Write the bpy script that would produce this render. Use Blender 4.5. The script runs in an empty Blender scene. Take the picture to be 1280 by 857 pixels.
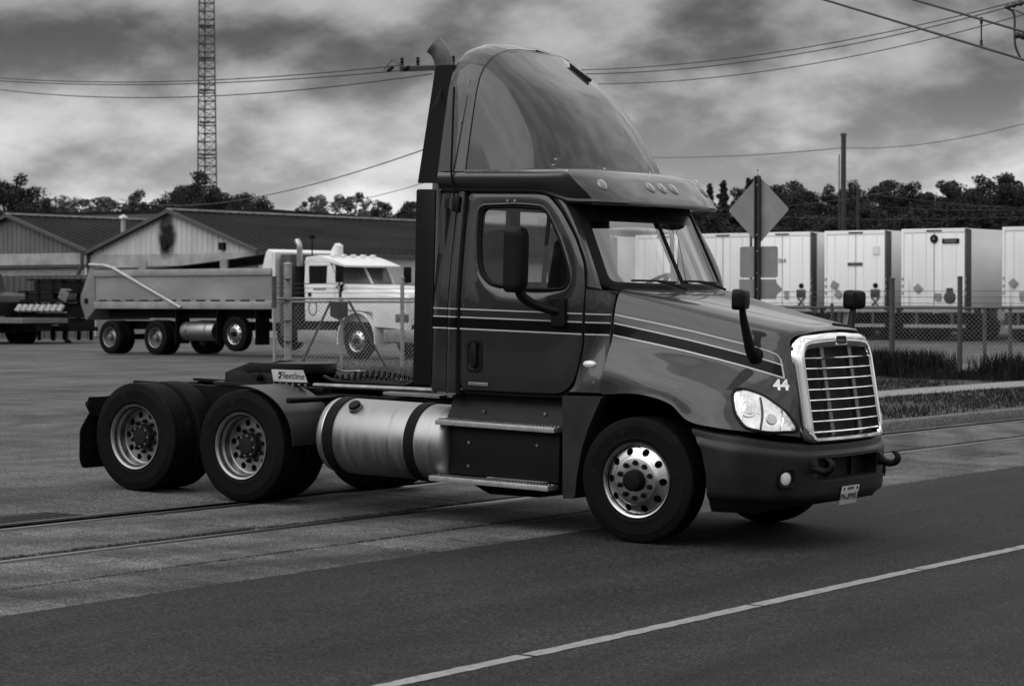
import bpy, bmesh, math, random
import numpy as np
from mathutils import Vector, Matrix
from mathutils.bvhtree import BVHTree
scene = bpy.context.scene
R = math.radians
COL = scene.collection

# ------------------------------------------------------------------ camera
cam = bpy.data.cameras.new('camera')
cam.lens = 82.81; cam.sensor_width = 36.0; cam.clip_start = 0.1; cam.clip_end = 3000
camo = bpy.data.objects.new('camera', cam); COL.objects.link(camo)
camo.location = (10.01, -17.33, 1.954)
camo.rotation_euler = (R(90 - 1.026), 0, R(34.77))
cam.dof.use_dof = True; cam.dof.focus_distance = 19.5; cam.dof.aperture_fstop = 5.0
scene.camera = camo

# ------------------------------------------------------------------ sky: a broken overcast, in grey
SUN_EL, SUN_AZ = 48.0, 198.0        # azimuth clockwise from +Y
world = bpy.data.worlds.new('World'); scene.world = world; world.use_nodes = True
nt = world.node_tree; nt.nodes.clear()
def wn(t, **k):
    n = nt.nodes.new(t)
    for a, b in k.items(): setattr(n, a, b)
    return n
def wl(a, b): nt.links.new(a, b)
def wmath(op, a, b=None, clamp=False):
    n = wn('ShaderNodeMath', operation=op, use_clamp=clamp)
    for i, q in enumerate((a, b)):
        if q is None: continue
        if isinstance(q, (int, float)): n.inputs[i].default_value = q
        else: wl(q, n.inputs[i])
    return n.outputs[0]
sky = wn('ShaderNodeTexSky', sky_type='NISHITA', sun_disc=False)
sky.sun_elevation = R(SUN_EL); sky.sun_rotation = R(SUN_AZ); sky.air_density = 1.5; sky.dust_density = 3.0
bw = wn('ShaderNodeRGBToBW'); wl(sky.outputs[0], bw.inputs[0])
tc = wn('ShaderNodeTexCoord'); sp = wn('ShaderNodeSeparateXYZ'); wl(tc.outputs['Generated'], sp.inputs[0])
zc = wmath('ADD', wmath('MAXIMUM', sp.outputs[2], 0.0), 0.42)
cx = wmath('DIVIDE', sp.outputs[0], zc); cy = wmath('DIVIDE', sp.outputs[1], zc)
cb = wn('ShaderNodeCombineXYZ'); wl(cx, cb.inputs[0]); wl(cy, cb.inputs[1])
mp = wn('ShaderNodeMapping'); wl(cb.outputs[0], mp.inputs[0]); mp.inputs['Location'].default_value = (10.669, 8.396, 0)
n1 = wn('ShaderNodeTexNoise'); wl(mp.outputs[0], n1.inputs['Vector'])
n1.inputs['Scale'].default_value = 6.2; n1.inputs['Detail'].default_value = 12; n1.inputs['Roughness'].default_value = 0.54; n1.inputs['Distortion'].default_value = 0.0
n2 = wn('ShaderNodeTexNoise'); wl(mp.outputs[0], n2.inputs['Vector'])
n2.inputs['Scale'].default_value = 2.1; n2.inputs['Detail'].default_value = 3
cl = wmath('ADD', wmath('MULTIPLY', n1.outputs[0], 0.70), wmath('MULTIPLY', n2.outputs[0], 0.30))
mr = wn('ShaderNodeMapRange', interpolation_type='SMOOTHSTEP'); wl(cl, mr.inputs[0])
mr.inputs[1].default_value = 0.385; mr.inputs[2].default_value = 0.62; mr.inputs[3].default_value = 0.0; mr.inputs[4].default_value = 1.0
# cloud bases are thick and dark overhead, thin and bright towards the horizon, all the way round
hz = wn('ShaderNodeMapRange', interpolation_type='SMOOTHSTEP'); wl(sp.outputs[2], hz.inputs[0])
hz.inputs[1].default_value = 0.0; hz.inputs[2].default_value = 0.125; hz.inputs[3].default_value = 1.0; hz.inputs[4].default_value = 0.0
zn = wn('ShaderNodeMapRange', interpolation_type='SMOOTHSTEP'); wl(sp.outputs[2], zn.inputs[0])
zn.inputs[1].default_value = 0.10; zn.inputs[2].default_value = 0.42; zn.inputs[3].default_value = 0.0; zn.inputs[4].default_value = 1.0
lo = wmath('ADD', wmath('ADD', 0.3, wmath('MULTIPLY', zn.outputs[0], 3.2)), wmath('MULTIPLY', hz.outputs[0], 1.7))
hi = wmath('ADD', wmath('ADD', 2.0, wmath('MULTIPLY', zn.outputs[0], 5.0)), wmath('MULTIPLY', hz.outputs[0], 2.7))
den = wmath('ADD', lo, wmath('MULTIPLY', mr.outputs[0], wmath('SUBTRACT', hi, lo)))
tot = wmath('ADD', wmath('MULTIPLY', den, 0.9), wmath('MULTIPLY', bw.outputs[0], 0.03))
bg = wn('ShaderNodeBackground'); bg.inputs[1].default_value = 0.1; wl(tot, bg.inputs[0])
wo = wn('ShaderNodeOutputWorld'); wl(bg.outputs[0], wo.inputs[0])

sun = bpy.data.lights.new('sun', 'SUN'); sun.energy = 0.6; sun.angle = R(64); sun.color = (1, 1, 1)
suno = bpy.data.objects.new('sun', sun); COL.objects.link(suno)
_d = Vector((math.sin(R(SUN_AZ)) * math.cos(R(SUN_EL)), math.cos(R(SUN_AZ)) * math.cos(R(SUN_EL)), math.sin(R(SUN_EL))))
suno.rotation_euler = _d.to_track_quat('Z', 'Y').to_euler(); suno.location = (0, 0, 30)

scene.render.engine = 'CYCLES'
scene.view_settings.view_transform = 'Standard'; scene.view_settings.look = 'None'
scene.view_settings.exposure = 1.3; scene.view_settings.gamma = 1.0; scene.view_settings.use_curve_mapping = False

# ------------------------------------------------------------------ materials (a black-and-white place: every colour is a grey)
MATS = {}
def mat(name, base, rough=0.6, metal=0.0, var=0.0, scale=6.0, detail=5, bump=0.0, bscale=None, coat=0.0, spec=0.5, stretch=None, rvar=0.0, coords='Object', spots=None, coatr=0.04):
    if name in MATS: return MATS[name]
    m = bpy.data.materials.new(name); m.use_nodes = True; t = m.node_tree
    b = t.nodes['Principled BSDF']
    b.inputs['Base Color'].default_value = (base, base, base, 1); b.inputs['Roughness'].default_value = rough
    b.inputs['Metallic'].default_value = metal; b.inputs['Specular IOR Level'].default_value = spec
    b.inputs['Coat Weight'].default_value = coat; b.inputs['Coat IOR'].default_value = 1.5; b.inputs['Coat Roughness'].default_value = coatr
    if var or bump or rvar:
        c = t.nodes.new('ShaderNodeTexCoord'); mpn = t.nodes.new('ShaderNodeMapping')
        t.links.new(c.outputs[coords], mpn.inputs[0])
        if stretch: mpn.inputs['Scale'].default_value = stretch
        n = t.nodes.new('ShaderNodeTexNoise'); t.links.new(mpn.outputs[0], n.inputs['Vector'])
        n.inputs['Scale'].default_value = scale; n.inputs['Detail'].default_value = detail; n.inputs['Roughness'].default_value = 0.6
        if var:
            r = t.nodes.new('ShaderNodeMapRange'); t.links.new(n.outputs[0], r.inputs[0])
            r.inputs[1].default_value = 0.25; r.inputs[2].default_value = 0.75
            r.inputs[3].default_value = base * (1 - var); r.inputs[4].default_value = base * (1 + var)
            col = r.outputs[0]
            if spots:
                sc, th, val = spots
                n3 = t.nodes.new('ShaderNodeTexNoise'); t.links.new(mpn.outputs[0], n3.inputs['Vector'])
                n3.inputs['Scale'].default_value = sc; n3.inputs['Detail'].default_value = 6
                r3 = t.nodes.new('ShaderNodeMapRange'); t.links.new(n3.outputs[0], r3.inputs[0])
                r3.inputs[1].default_value = th; r3.inputs[2].default_value = th + 0.08
                mx = t.nodes.new('ShaderNodeMix'); mx.data_type = 'FLOAT'
                t.links.new(r3.outputs[0], mx.inputs[0]); t.links.new(col, mx.inputs[2]); mx.inputs[3].default_value = val
                col = mx.outputs[0]
            t.links.new(col, b.inputs['Base Color'])
        if rvar:
            r2 = t.nodes.new('ShaderNodeMapRange'); t.links.new(n.outputs[0], r2.inputs[0])
            r2.inputs[1].default_value = 0.3; r2.inputs[2].default_value = 0.7
            r2.inputs[3].default_value = max(0.02, rough - rvar); r2.inputs[4].default_value = min(1, rough + rvar)
            t.links.new(r2.outputs[0], b.inputs['Roughness'])
        if bump:
            nb = n
            if bscale:
                nb = t.nodes.new('ShaderNodeTexNoise'); t.links.new(mpn.outputs[0], nb.inputs['Vector'])
                nb.inputs['Scale'].default_value = bscale; nb.inputs['Detail'].default_value = 4
            bp = t.nodes.new('ShaderNodeBump'); bp.inputs['Strength'].default_value = bump; bp.inputs['Distance'].default_value = 0.01
            t.links.new(nb.outputs[0], bp.inputs['Height']); t.links.new(bp.outputs[0], b.inputs['Normal'])
    MATS[name] = m; return m
def glass(name, tint=0.75, ior=1.5):
    if name in MATS: return MATS[name]
    m = bpy.data.materials.new(name); m.use_nodes = True; t = m.node_tree; t.nodes.clear()
    o = t.nodes.new('ShaderNodeOutputMaterial'); mx = t.nodes.new('ShaderNodeMixShader')
    tr = t.nodes.new('ShaderNodeBsdfTransparent'); tr.inputs[0].default_value = (tint, tint, tint, 1)
    gl = t.nodes.new('ShaderNodeBsdfGlossy'); gl.inputs['Roughness'].default_value = 0.02; gl.inputs[0].default_value = (1, 1, 1, 1)
    lw = t.nodes.new('ShaderNodeLayerWeight'); lw.inputs[0].default_value = .5
    pw = t.nodes.new('ShaderNodeMath'); pw.operation = 'POWER'; t.links.new(lw.outputs['Facing'], pw.inputs[0]); pw.inputs[1].default_value = 4.0
    fr = t.nodes.new('ShaderNodeMapRange'); t.links.new(pw.outputs[0], fr.inputs[0]); fr.inputs[3].default_value = ((ior - 1) / (ior + 1)) ** 2 * 1.8; fr.inputs[4].default_value = .9
    t.links.new(fr.outputs[0], mx.inputs[0]); t.links.new(tr.outputs[0], mx.inputs[1]); t.links.new(gl.outputs[0], mx.inputs[2])
    t.links.new(mx.outputs[0], o.inputs[0]); MATS[name] = m; return m

M_paint = mat('truck_paint', 0.0145, 0.40, spec=.2, bump=.006, bscale=18, coat=0.7, coatr=0.05, var=0.14, scale=1.7, rvar=0.06)
M_band = mat('stripe_black', 0.003, 0.5, coat=0.12, spec=.05)
M_line = mat('stripe_silver', 0.36, 0.4, coat=0.5)
M_chrome = mat('chrome', 0.80, 0.07, metal=1.0, var=0.04, rvar=0.03, scale=4)
M_alu = mat('polished_aluminium', 0.46, 0.30, metal=1.0, var=0.10, scale=5, rvar=0.09, stretch=(1, 1, 1))
M_tank = mat('brushed_tank_aluminium', 0.27, 0.46, metal=1.0, var=0.17, scale=3.2, rvar=0.10, stretch=(7, 1, .7), detail=8, spots=(1.5, .62, .17))
M_steel = mat('worn_steel', 0.20, 0.45, metal=0.8, var=0.35, scale=9)
M_blackpl = mat('black_plastic', 0.004, 0.5, var=0.35, scale=8, spec=0.16)
M_bump = mat('bumper_plastic', 0.0085, 0.42, var=0.35, scale=3.0, bump=0.08, bscale=260, spec=0.30, rvar=.08)
M_skirt = mat('skirt_plastic', 0.0135, 0.44, var=0.35, scale=3.5, bump=0.08, bscale=240, spec=0.32, rvar=.08)
M_dark = mat('chassis_black', 0.005, 0.7, var=0.5, scale=9, spec=0.1)
M_grease = mat('greasy_steel', 0.007, 0.5, var=0.6, scale=7, spec=.2, bump=0.4, bscale=30)
M_rubber = mat('tyre_rubber', 0.0036, 0.72, var=0.55, scale=3.0, spots=(5, .60, .010), bump=0.15, bscale=60, spec=0.1)
M_seal = mat('rubber_seal', 0.004, 0.6, spec=.12)
M_int = mat('cab_interior', 0.030, 0.8, var=0.2)
M_intl = mat('cab_trim_light', 0.20, 0.7, var=0.1)
M_glass = glass('window_glass', 0.80, 1.45)
M_wglass = glass('windshield_glass', 0.84, 1.75)
M_lens = glass('headlight_lens', 0.92, 1.5)
M_lamp = mat('amber_lamp_lens', 0.10, 0.12, coat=1.0)
M_lampl = mat('clear_lamp', 0.65, 0.12, coat=1.0, var=0.2, scale=60)
M_white = mat('white_print', 0.72, 0.5)
M_black = mat('black_print', 0.005, 0.6, spec=.15)

# ------------------------------------------------------------------ mesh helpers
def nrm(v): return np.asarray(v, float) / (np.linalg.norm(v) + 1e-12)
class MB:
    def __init__(s): s.V = []; s.F = []
    def add(s, v, f):
        o = len(s.V); s.V.extend([tuple(map(float, q)) for q in v]); s.F.extend([tuple(i + o for i in q) for q in f]); return s
    def box(s, c, d, rot=None):
        c = np.array(c, float); h = np.array(d, float) / 2
        v = np.array([(x, y, z) for x in (-1, 1) for y in (-1, 1) for z in (-1, 1)], float) * h
        if rot is not None: v = v @ np.array(rot.to_3x3() if hasattr(rot, 'to_3x3') else rot).T
        return s.add(v + c, [(0, 1, 3, 2), (4, 6, 7, 5), (0, 4, 5, 1), (2, 3, 7, 6), (0, 2, 6, 4), (1, 5, 7, 3)])
    def bx(s, x0, x1, y0, y1, z0, z1): return s.box(((x0 + x1) / 2, (y0 + y1) / 2, (z0 + z1) / 2), (abs(x1 - x0), abs(y1 - y0), abs(z1 - z0)))
    def cyl(s, p0, p1, r0, r1=None, n=12, caps=True):
        r1 = r0 if r1 is None else r1; p0 = np.array(p0, float); p1 = np.array(p1, float)
        d = nrm(p1 - p0); a = nrm(np.cross(d, (0, 0, 1) if abs(d[2]) < .9 else (1, 0, 0))); b = np.cross(d, a)
        v = []
        for p, r in ((p0, r0), (p1, r1)):
            for i in range(n):
                t = 2 * math.pi * i / n; v.append(p + r * (math.cos(t) * a + math.sin(t) * b))
        f = [(i, (i + 1) % n, n + (i + 1) % n, n + i) for i in range(n)]
        if caps: f += [tuple(range(n))[::-1], tuple(range(n, 2 * n))]
        return s.add(v, f)
    def tube(s, pts, r, n=8, caps=True):
        P = [np.array(p, float) for p in pts]; rr = r if hasattr(r, '__len__') else [r] * len(P); v = []; a = None
        for i, p in enumerate(P):
            d = nrm(P[min(i + 1, len(P) - 1)] - P[max(i - 1, 0)])
            if a is None: a = nrm(np.cross(d, (0, 0, 1) if abs(d[2]) < .9 else (1, 0, 0)))
            a = nrm(a - d * (a @ d)); b = np.cross(d, a)
            for k in range(n):
                t = 2 * math.pi * k / n; v.append(p + rr[i] * (math.cos(t) * a + math.sin(t) * b))
        f = [(i * n + k, i * n + (k + 1) % n, (i + 1) * n + (k + 1) % n, (i + 1) * n + k) for i in range(len(P) - 1) for k in range(n)]
        if caps: f += [tuple(range(n))[::-1], tuple(range((len(P) - 1) * n, len(P) * n))]
        return s.add(v, f)
    def lathe(s, prof, c=(0, 0, 0), n=48, axis=1):
        c = np.array(c, float); v = []
        for r, a in prof:
            for k in range(n):
                t = 2 * math.pi * k / n; q = [0, 0, 0]; i, j = [(1, 2), (0, 2), (0, 1)][axis]
                q[i] = r * math.cos(t); q[j] = r * math.sin(t); q[axis] = a; v.append(c + q)
        m = len(prof)
        return s.add(v, [(i * n + k, i * n + (k + 1) % n, (i + 1) * n + (k + 1) % n, (i + 1) * n + k) for i in range(m - 1) for k in range(n)])
    def grid(s, rows, close=False):
        m = len(rows); n = len(rows[0]); v = [p for r in rows for p in r]
        f = [(i * n + k, i * n + (k + 1) % n, (i + 1) * n + (k + 1) % n, (i + 1) * n + k) for i in range(m - 1) for k in range(n if close else n - 1)]
        return s.add(v, f)
    def prism(s, out, d0, d1, axis=1):
        n = len(out); v = []
        for d in (d0, d1):
            for p in out:
                q = [0, 0, 0]; i, j = [(1, 2), (0, 2), (0, 1)][axis]; q[i], q[j], q[axis] = p[0], p[1], d; v.append(q)
        f = [(i, (i + 1) % n, n + (i + 1) % n, n + i) for i in range(n)] + [tuple(range(n))[::-1], tuple(range(n, 2 * n))]
        return s.add(v, f)
    def flipy(s):
        s.V = [(x, -y, z) for x, y, z in s.V]; s.F = [f[::-1] for f in s.F]; return s
    def build(s, name, m, parent=None, bevel=0.0, smooth=38, seg=2, solid=0.0, merge=False, loc=None, rot=None, recalc=True):
        me = bpy.data.meshes.new(name); me.from_pydata(s.V, [], s.F); me.materials.append(m)
        bm = bmesh.new(); bm.from_mesh(me)
        bmesh.ops.remove_doubles(bm, verts=bm.verts, dist=1e-5)
        bad = [f for f in bm.faces if f.calc_area() < 1e-10]
        if bad: bmesh.ops.delete(bm, geom=bad, context='FACES')
        if recalc: bmesh.ops.recalc_face_normals(bm, faces=bm.faces)
        if solid: bmesh.ops.solidify(bm, geom=bm.faces[:], thickness=solid)
        if bevel:
            ed = [e for e in bm.edges if len(e.link_faces) == 2 and e.calc_face_angle(0) > R(28)]
            bmesh.ops.bevel(bm, geom=ed, offset=bevel, segments=seg, profile=0.6, affect='EDGES', clamp_overlap=True)
        bm.to_mesh(me); bm.free()
        if smooth:
            me.polygons.foreach_set('use_smooth', [True] * len(me.polygons)); me.set_sharp_from_angle(angle=R(smooth))
        o = bpy.data.objects.new(name, me); COL.objects.link(o)
        if parent is not None: o.parent = parent
        if loc is not None: o.location = loc
        if rot is not None: o.rotation_euler = rot
        return o
def empty(name, label, cat, loc=(0, 0, 0), rot=(0, 0, 0), group=None):
    o = bpy.data.objects.new(name, None); COL.objects.link(o); o.empty_display_size = 0.3
    o.location = loc; o.rotation_euler = rot; tag(o, label, cat, group); return o
def tag(o, label=None, cat=None, group=None, kind=None):
    if label: o['label'] = label
    if cat: o['category'] = cat
    if group: o['group'] = group
    if kind: o['kind'] = kind
    return o
def copy_tree(o, parent=None):
    c = o.copy(); COL.objects.link(c); c.parent = parent
    for ch in list(o.children): copy_tree(ch, c)
    return c
def part_copy(o, loc=None, rot=None):
    c = copy_tree(o, o.parent)
    if loc is not None: c.location = loc
    if rot is not None: c.rotation_euler = rot
    return c
def text(name, body, size, m, parent, loc, rot, shear=0.0, align='CENTER', ext=0.001, bold=0.0):
    cu = bpy.data.curves.new(name, 'FONT'); cu.body = body; cu.size = size; cu.align_x = align; cu.align_y = 'CENTER'; cu.extrude = ext; cu.shear = shear; cu.resolution_u = 3; cu.offset = bold
    t = bpy.data.objects.new(name, cu); COL.objects.link(t); bpy.context.view_layer.update()
    me = bpy.data.meshes.new_from_object(t); bpy.data.objects.remove(t); bpy.data.curves.remove(cu)
    me.materials.clear(); me.materials.append(m)
    o = bpy.data.objects.new(name, me); COL.objects.link(o); o.parent = parent; o.location = loc; o.rotation_euler = rot
    return o
def crom(P, n):
    """Catmull-Rom through the control points P, n samples"""
    P = np.array(P, float); k = len(P); out = []
    for t in np.linspace(0, k - 1, n):
        i = min(int(t), k - 2); u = t - i
        a = P[i - 1] if i > 0 else 2 * P[0] - P[1]; b = P[i]; c = P[i + 1]; d = P[i + 2] if i + 2 < k else 2 * P[-1] - P[-2]
        out.append(.5 * ((2 * b) + (-a + c) * u + (2 * a - 5 * b + 4 * c - d) * u * u + (-a + 3 * b - 3 * c + d) * u ** 3))
    return np.array(out)
def resample(P, n, closed=False):
    P = [np.array(p, float) for p in P]
    if closed: P = P + [P[0]]
    L = [0]
    for a, b in zip(P[:-1], P[1:]): L.append(L[-1] + np.linalg.norm(b - a))
    ts = np.linspace(0, L[-1], n, endpoint=not closed); Q = np.array(P)
    return np.stack([np.interp(ts, L, Q[:, i]) for i in range(Q.shape[1])], 1)
def roundpoly(P, r, k=5):
    """closed polygon with rounded corners; r is a number or a list"""
    n = len(P); out = []
    for i in range(n):
        p = np.array(P[i], float); a = np.array(P[i - 1], float); b = np.array(P[(i + 1) % n], float)
        rr = r[i] if hasattr(r, '__len__') else r
        da = a - p; db = b - p; la = np.linalg.norm(da); lb = np.linalg.norm(db); q = min(rr, la * .48, lb * .48)
        p0 = p + da / la * q; p1 = p + db / lb * q
        for t in np.linspace(0, 1, k): out.append((1 - t) ** 2 * p0 + 2 * t * (1 - t) * p + t * t * p1)
    return out
# ================================================================== ground, street, track, kerb
def gz(x): return float(np.interp(x, [-6, 0, 2.5, 10, 40], [.181, 0, -.06, -.08, -.1]))
def gy(x, y):
    k = sm_((-9.0 - x) / 9.0); return gz(x) + .0055 * max(0.0, min(y, 120) - 8) * k
def sm_(t): t = min(1, max(0, t)); return t * t * (3 - 2 * t)
def sheet(name, xs, ys, dz, m, zf=gy, kind='structure'):
    o = MB().grid([[(x, y, zf(x, y) + dz) for y in ys] for x in xs]).build(name, m, None, smooth=60)
    tag(o, kind=kind); return o
def ground_mat(name, base, dark, light, grain, streaks=True, rough=.85, tracks=0, cracks=0):
    m = bpy.data.materials.new(name); m.use_nodes = True; t = m.node_tree; b = t.nodes['Principled BSDF']
    b.inputs['Roughness'].default_value = rough; b.inputs['Specular IOR Level'].default_value = .12
    c = t.nodes.new('ShaderNodeTexCoord')
    def noise(scale, det, st=None, rot=0):
        mp_ = t.nodes.new('ShaderNodeMapping'); t.links.new(c.outputs['Object'], mp_.inputs[0])
        if st: mp_.inputs['Scale'].default_value = st
        mp_.inputs['Rotation'].default_value = (0, 0, rot)
        n = t.nodes.new('ShaderNodeTexNoise'); t.links.new(mp_.outputs[0], n.inputs['Vector']); n.inputs['Scale'].default_value = scale; n.inputs['Detail'].default_value = det; n.inputs['Roughness'].default_value = .62; return n.outputs[0]
    def rng(s, a, b_, lo_, hi_):
        r = t.nodes.new('ShaderNodeMapRange'); t.links.new(s, r.inputs[0])
        for i, q in enumerate((a, b_, lo_, hi_)): r.inputs[i + 1].default_value = q
        return r.outputs[0]
    def mul(a, b_):
        q = t.nodes.new('ShaderNodeMath'); q.operation = 'MULTIPLY'; t.links.new(a, q.inputs[0]); t.links.new(b_, q.inputs[1]); return q.outputs[0]
    col = rng(noise(.45, 6), .3, .7, base * (1 - dark), base * (1 + light))
    if streaks: col = mul(col, rng(noise(1.3, 5, (1.0, .10, 1), .05), .35, .7, .72, 1.18))     # wear along the traffic
    col = mul(col, rng(noise(grain, 2), .36, .66, .30, 1.85)); col = mul(col, rng(noise(grain * .22, 3), .3, .7, .82, 1.2))
    if tracks:
        # long curving tyre sweeps: bands of a distorted ring pattern
        wv = t.nodes.new('ShaderNodeTexWave'); wv.wave_type = 'RINGS'; wv.rings_direction = 'Z'
        mp_ = t.nodes.new('ShaderNodeMapping'); t.links.new(c.outputs['Object'], mp_.inputs[0]); mp_.inputs['Location'].default_value = (22, -2, 0)
        t.links.new(mp_.outputs[0], wv.inputs['Vector']); wv.inputs['Scale'].default_value = .35; wv.inputs['Distortion'].default_value = 6; wv.inputs['Detail'].default_value = 3; wv.inputs['Detail Scale'].default_value = .3
        col = mul(col, rng(wv.outputs[1], .0, .6, 1 - tracks, 1.0)); col = mul(col, rng(noise(2.2, 4, (.14, 1.3, 1), .5), .35, .6, 1 - tracks, 1.05))
    if cracks:
        mpc = t.nodes.new('ShaderNodeMapping'); t.links.new(c.outputs['Object'], mpc.inputs[0])
        nz = t.nodes.new('ShaderNodeTexNoise'); t.links.new(mpc.outputs[0], nz.inputs['Vector']); nz.inputs['Scale'].default_value = 1.6; nz.inputs['Detail'].default_value = 6
        mxv = t.nodes.new('ShaderNodeMix'); mxv.data_type = 'VECTOR'; mxv.inputs[0].default_value = .32; t.links.new(mpc.outputs[0], mxv.inputs[4]); t.links.new(nz.outputs[1], mxv.inputs[5])
        vo = t.nodes.new('ShaderNodeTexVoronoi'); vo.feature = 'DISTANCE_TO_EDGE'; t.links.new(mxv.outputs[1], vo.inputs['Vector']); vo.inputs['Scale'].default_value = cracks
        cr = rng(vo.outputs[0], .0, .012, .35, 1.0)
        msk = rng(noise(.35, 3), .48, .56, 0.0, 1.0)
        q = t.nodes.new('ShaderNodeMix'); q.data_type = 'FLOAT'; t.links.new(msk, q.inputs[0]); q.inputs[2].default_value = 1.0; t.links.new(cr, q.inputs[3]); col = mul(col, q.outputs[0])
        col = mul(col, rng(noise(.8, 5), .58, .66, 1.0, .62))      # oil and damp stains
    # tiny light chips
    ch = rng(noise(grain * .8, 1), .68, .73, 1.0, 2.4); col = mul(col, ch)
    t.links.new(col, b.inputs['Base Color'])
    bp = t.nodes.new('ShaderNodeBump'); bp.inputs['Strength'].default_value = .5; bp.inputs['Distance'].default_value = .006
    t.links.new(noise(grain, 3), bp.inputs['Height']); t.links.new(bp.outputs[0], b.inputs['Normal']); return m
M_asph = ground_mat('road_asphalt', .0205, .22, .2, 46, cracks=0)
M_yard = ground_mat('yard_paving', .080, .45, .38, 40, streaks=True, tracks=.2)
M_conc = ground_mat('crossing_concrete', .100, .45, .40, 55, tracks=.34, cracks=.4)
M_kerb = ground_mat('kerb_concrete', .10, .25, .2, 50, streaks=False)
M_walk = ground_mat('walk_concrete', .19, .2, .15, 50, streaks=False)
M_bed = mat('track_bed', .02, .9, var=.4, scale=8)
M_soil = mat('verge_soil', .016, .95, var=.4, scale=3, bump=.6, bscale=20)
M_paint_line = mat('worn_road_paint', .19, .7, var=.30, scale=9, detail=8, spots=(22, .60, .10))
XL = [-1500, -600, -300, -200] + list(range(-160, -20, 10)) + [-20, -18, -16, -14, -12, -10, -9, -8, -7, -6, -5.4, -4.26]
YL = [-1500, -500, -200, -100, -60, -40, -20, -10, 0, 8, 14, 20, 30, 40, 50, 60, 70, 80, 90, 100, 120, 160, 240, 500, 1500]
sheet('yard_ground', XL, YL, 0, M_yard)
sheet('road', [-.77, -.4, 0, 1, 2, 2.5, 4, 6, 10, 20, 40, 200, 1500], [-1500, -300, -100, -50, -20, 0, 20, 50, 100, 300, 1500], 0, M_asph)
sheet('track_bed', [-5.4, -4, -2, -.77], [-1500, -200, -50, 0, 50, 200, 1500], -.10, M_bed)
random.seed(11)
ln = MB(); y = -60.0
while y < 140:
    n = 30; L = random.uniform(1.4, 3.6); rows = []
    for k in range(n + 1):
        yy = y + L * k / n; w = .055 + random.uniform(-.007, .006); xo = 2.47 + .012 * math.sin(yy * .9)
        rows.append([(xo - w, yy, gz(2.47 - w) + .004), (xo + w, yy, gz(2.47 + w) + .004)])
    ln.grid(rows); y += L + random.uniform(.012, .05)
tag(ln.build('road_line', M_paint_line, None), kind='structure')
# concrete crossing panels, one object for each slab, rails let into the slots between them
apron = sheet('crossing_apron', [-4.3, -.77], [-60, 120], -.098, M_bed)
random.seed(5)
slabm = [M_conc]
for kk, bv in enumerate((.088, .112)):
    slabm.append(ground_mat('crossing_concrete_%d' % kk, bv, .45, .40, 55, tracks=.34, cracks=.4))
for (xa, xb, step) in ((-.772, -1.60, 4.3), (-1.615, -2.585, 3.9), (-2.815, -4.02, 3.3)):
    y = -26 + random.uniform(0, 2)
    while y < 72:
        L = step + random.uniform(-.5, .5); g_ = .013; ye = y + L
        if xb < -5 and y > 10.5: break
        j = random.uniform(-.10, .10); dz = random.uniform(-.004, .004)
        c = [(xa - g_, y + g_ + j), (xa - g_, ye - g_), (xb + g_, ye - g_), (xb + g_, y + g_)]
        v = [(px_, py_, gz(px_) + .0 + dz) for px_, py_ in c] + [(px_, py_, gz(px_) - .09) for px_, py_ in c]
        MB().add(v, [(0, 1, 2, 3), (7, 6, 5, 4), (0, 4, 5, 1), (1, 5, 6, 2), (2, 6, 7, 3), (3, 7, 4, 0)]).build('slab', random.choice(slabm), apron, bevel=.008, seg=1, smooth=20)
        y = ye
M_rail = mat('rail_head', .12, .38, metal=.9, var=.3, scale=3, stretch=(1, .1, 1))
for xr, lb in ((-2.70, 'steel tram rail nearest the road, set flush in concrete'), (-4.135, 'steel tram rail farther from the road, set flush in concrete')):
    o = MB().prism([(xr - .035, gz(xr) - .09), (xr + .035, gz(xr) - .09), (xr + .034, gz(xr) - .012), (xr + .028, gz(xr) - .004), (xr - .028, gz(xr) - .004), (xr - .034, gz(xr) - .012)], -70, 130, axis=1).build('rail', M_rail)
    tag(o, lb, 'rail', 'rails in the crossing')
# sunken inlet by the far rail
ir = empty('drain_grate', 'dark drain grate let into the paving beside the rail', 'drain', (-4.62, -3.5, gz(-4.62)))
# kerb, verge and footpath on the far right
kz = lambda x, y: gz(x)
kerb = MB()
pr_ = [(-4.45, -.05), (-4.47, .10), (-4.49, .128), (-4.53, .138), (-4.60, .138), (-4.60, -.05)]
kr = empty('kerb', None, None, (0, 0, 0)); tag(kr, kind='structure')
y = 11.0; random.seed(8)
while y < 110:
    L = 3.0; g_ = .006
    m_ = MB().prism([(x, gz(-4.5) + z) for x, z in pr_], y + g_, y + L - g_, axis=1); o = m_.build('kerb_stone', M_kerb, kr, bevel=.012, smooth=30); y += L
verge_z = lambda x, y: gz(-4.6) + .125 + (.02 * math.sin(y * .7 + x)) * .6
sheet('grass_verge', list(np.linspace(-4.602, -8.0, 8)), list(np.linspace(11, 110, 60)), 0, M_soil, verge_z)
sheet('grass_strip', list(np.linspace(-9.2, -12.6, 8)), list(np.linspace(11, 110, 60)), 0.02, M_soil, lambda x, y: max(verge_z(x, y), gy(x, y)))
path = empty('footpath', None, None); tag(path, kind='structure')
y = 11.0
while y < 110:
    z = gz(-4.6) + .155; MB().bx(-9.2, -8.0, y + .008, y + 1.492, z - .12, z + random.uniform(-.004, .004)).build('slab', M_walk, path, bevel=.008, seg=1, smooth=20); y += 1.5
dr = MB()
for k in range(9): dr.bx(-.22, .22, -.40 + k * .1, -.345 + k * .1, .0, .006)
dr.build('grate_bars', M_dark, ir); MB().bx(-.26, .26, -.45, .5, -.004, .0025).build('grate_pan', M_black, ir)
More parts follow.
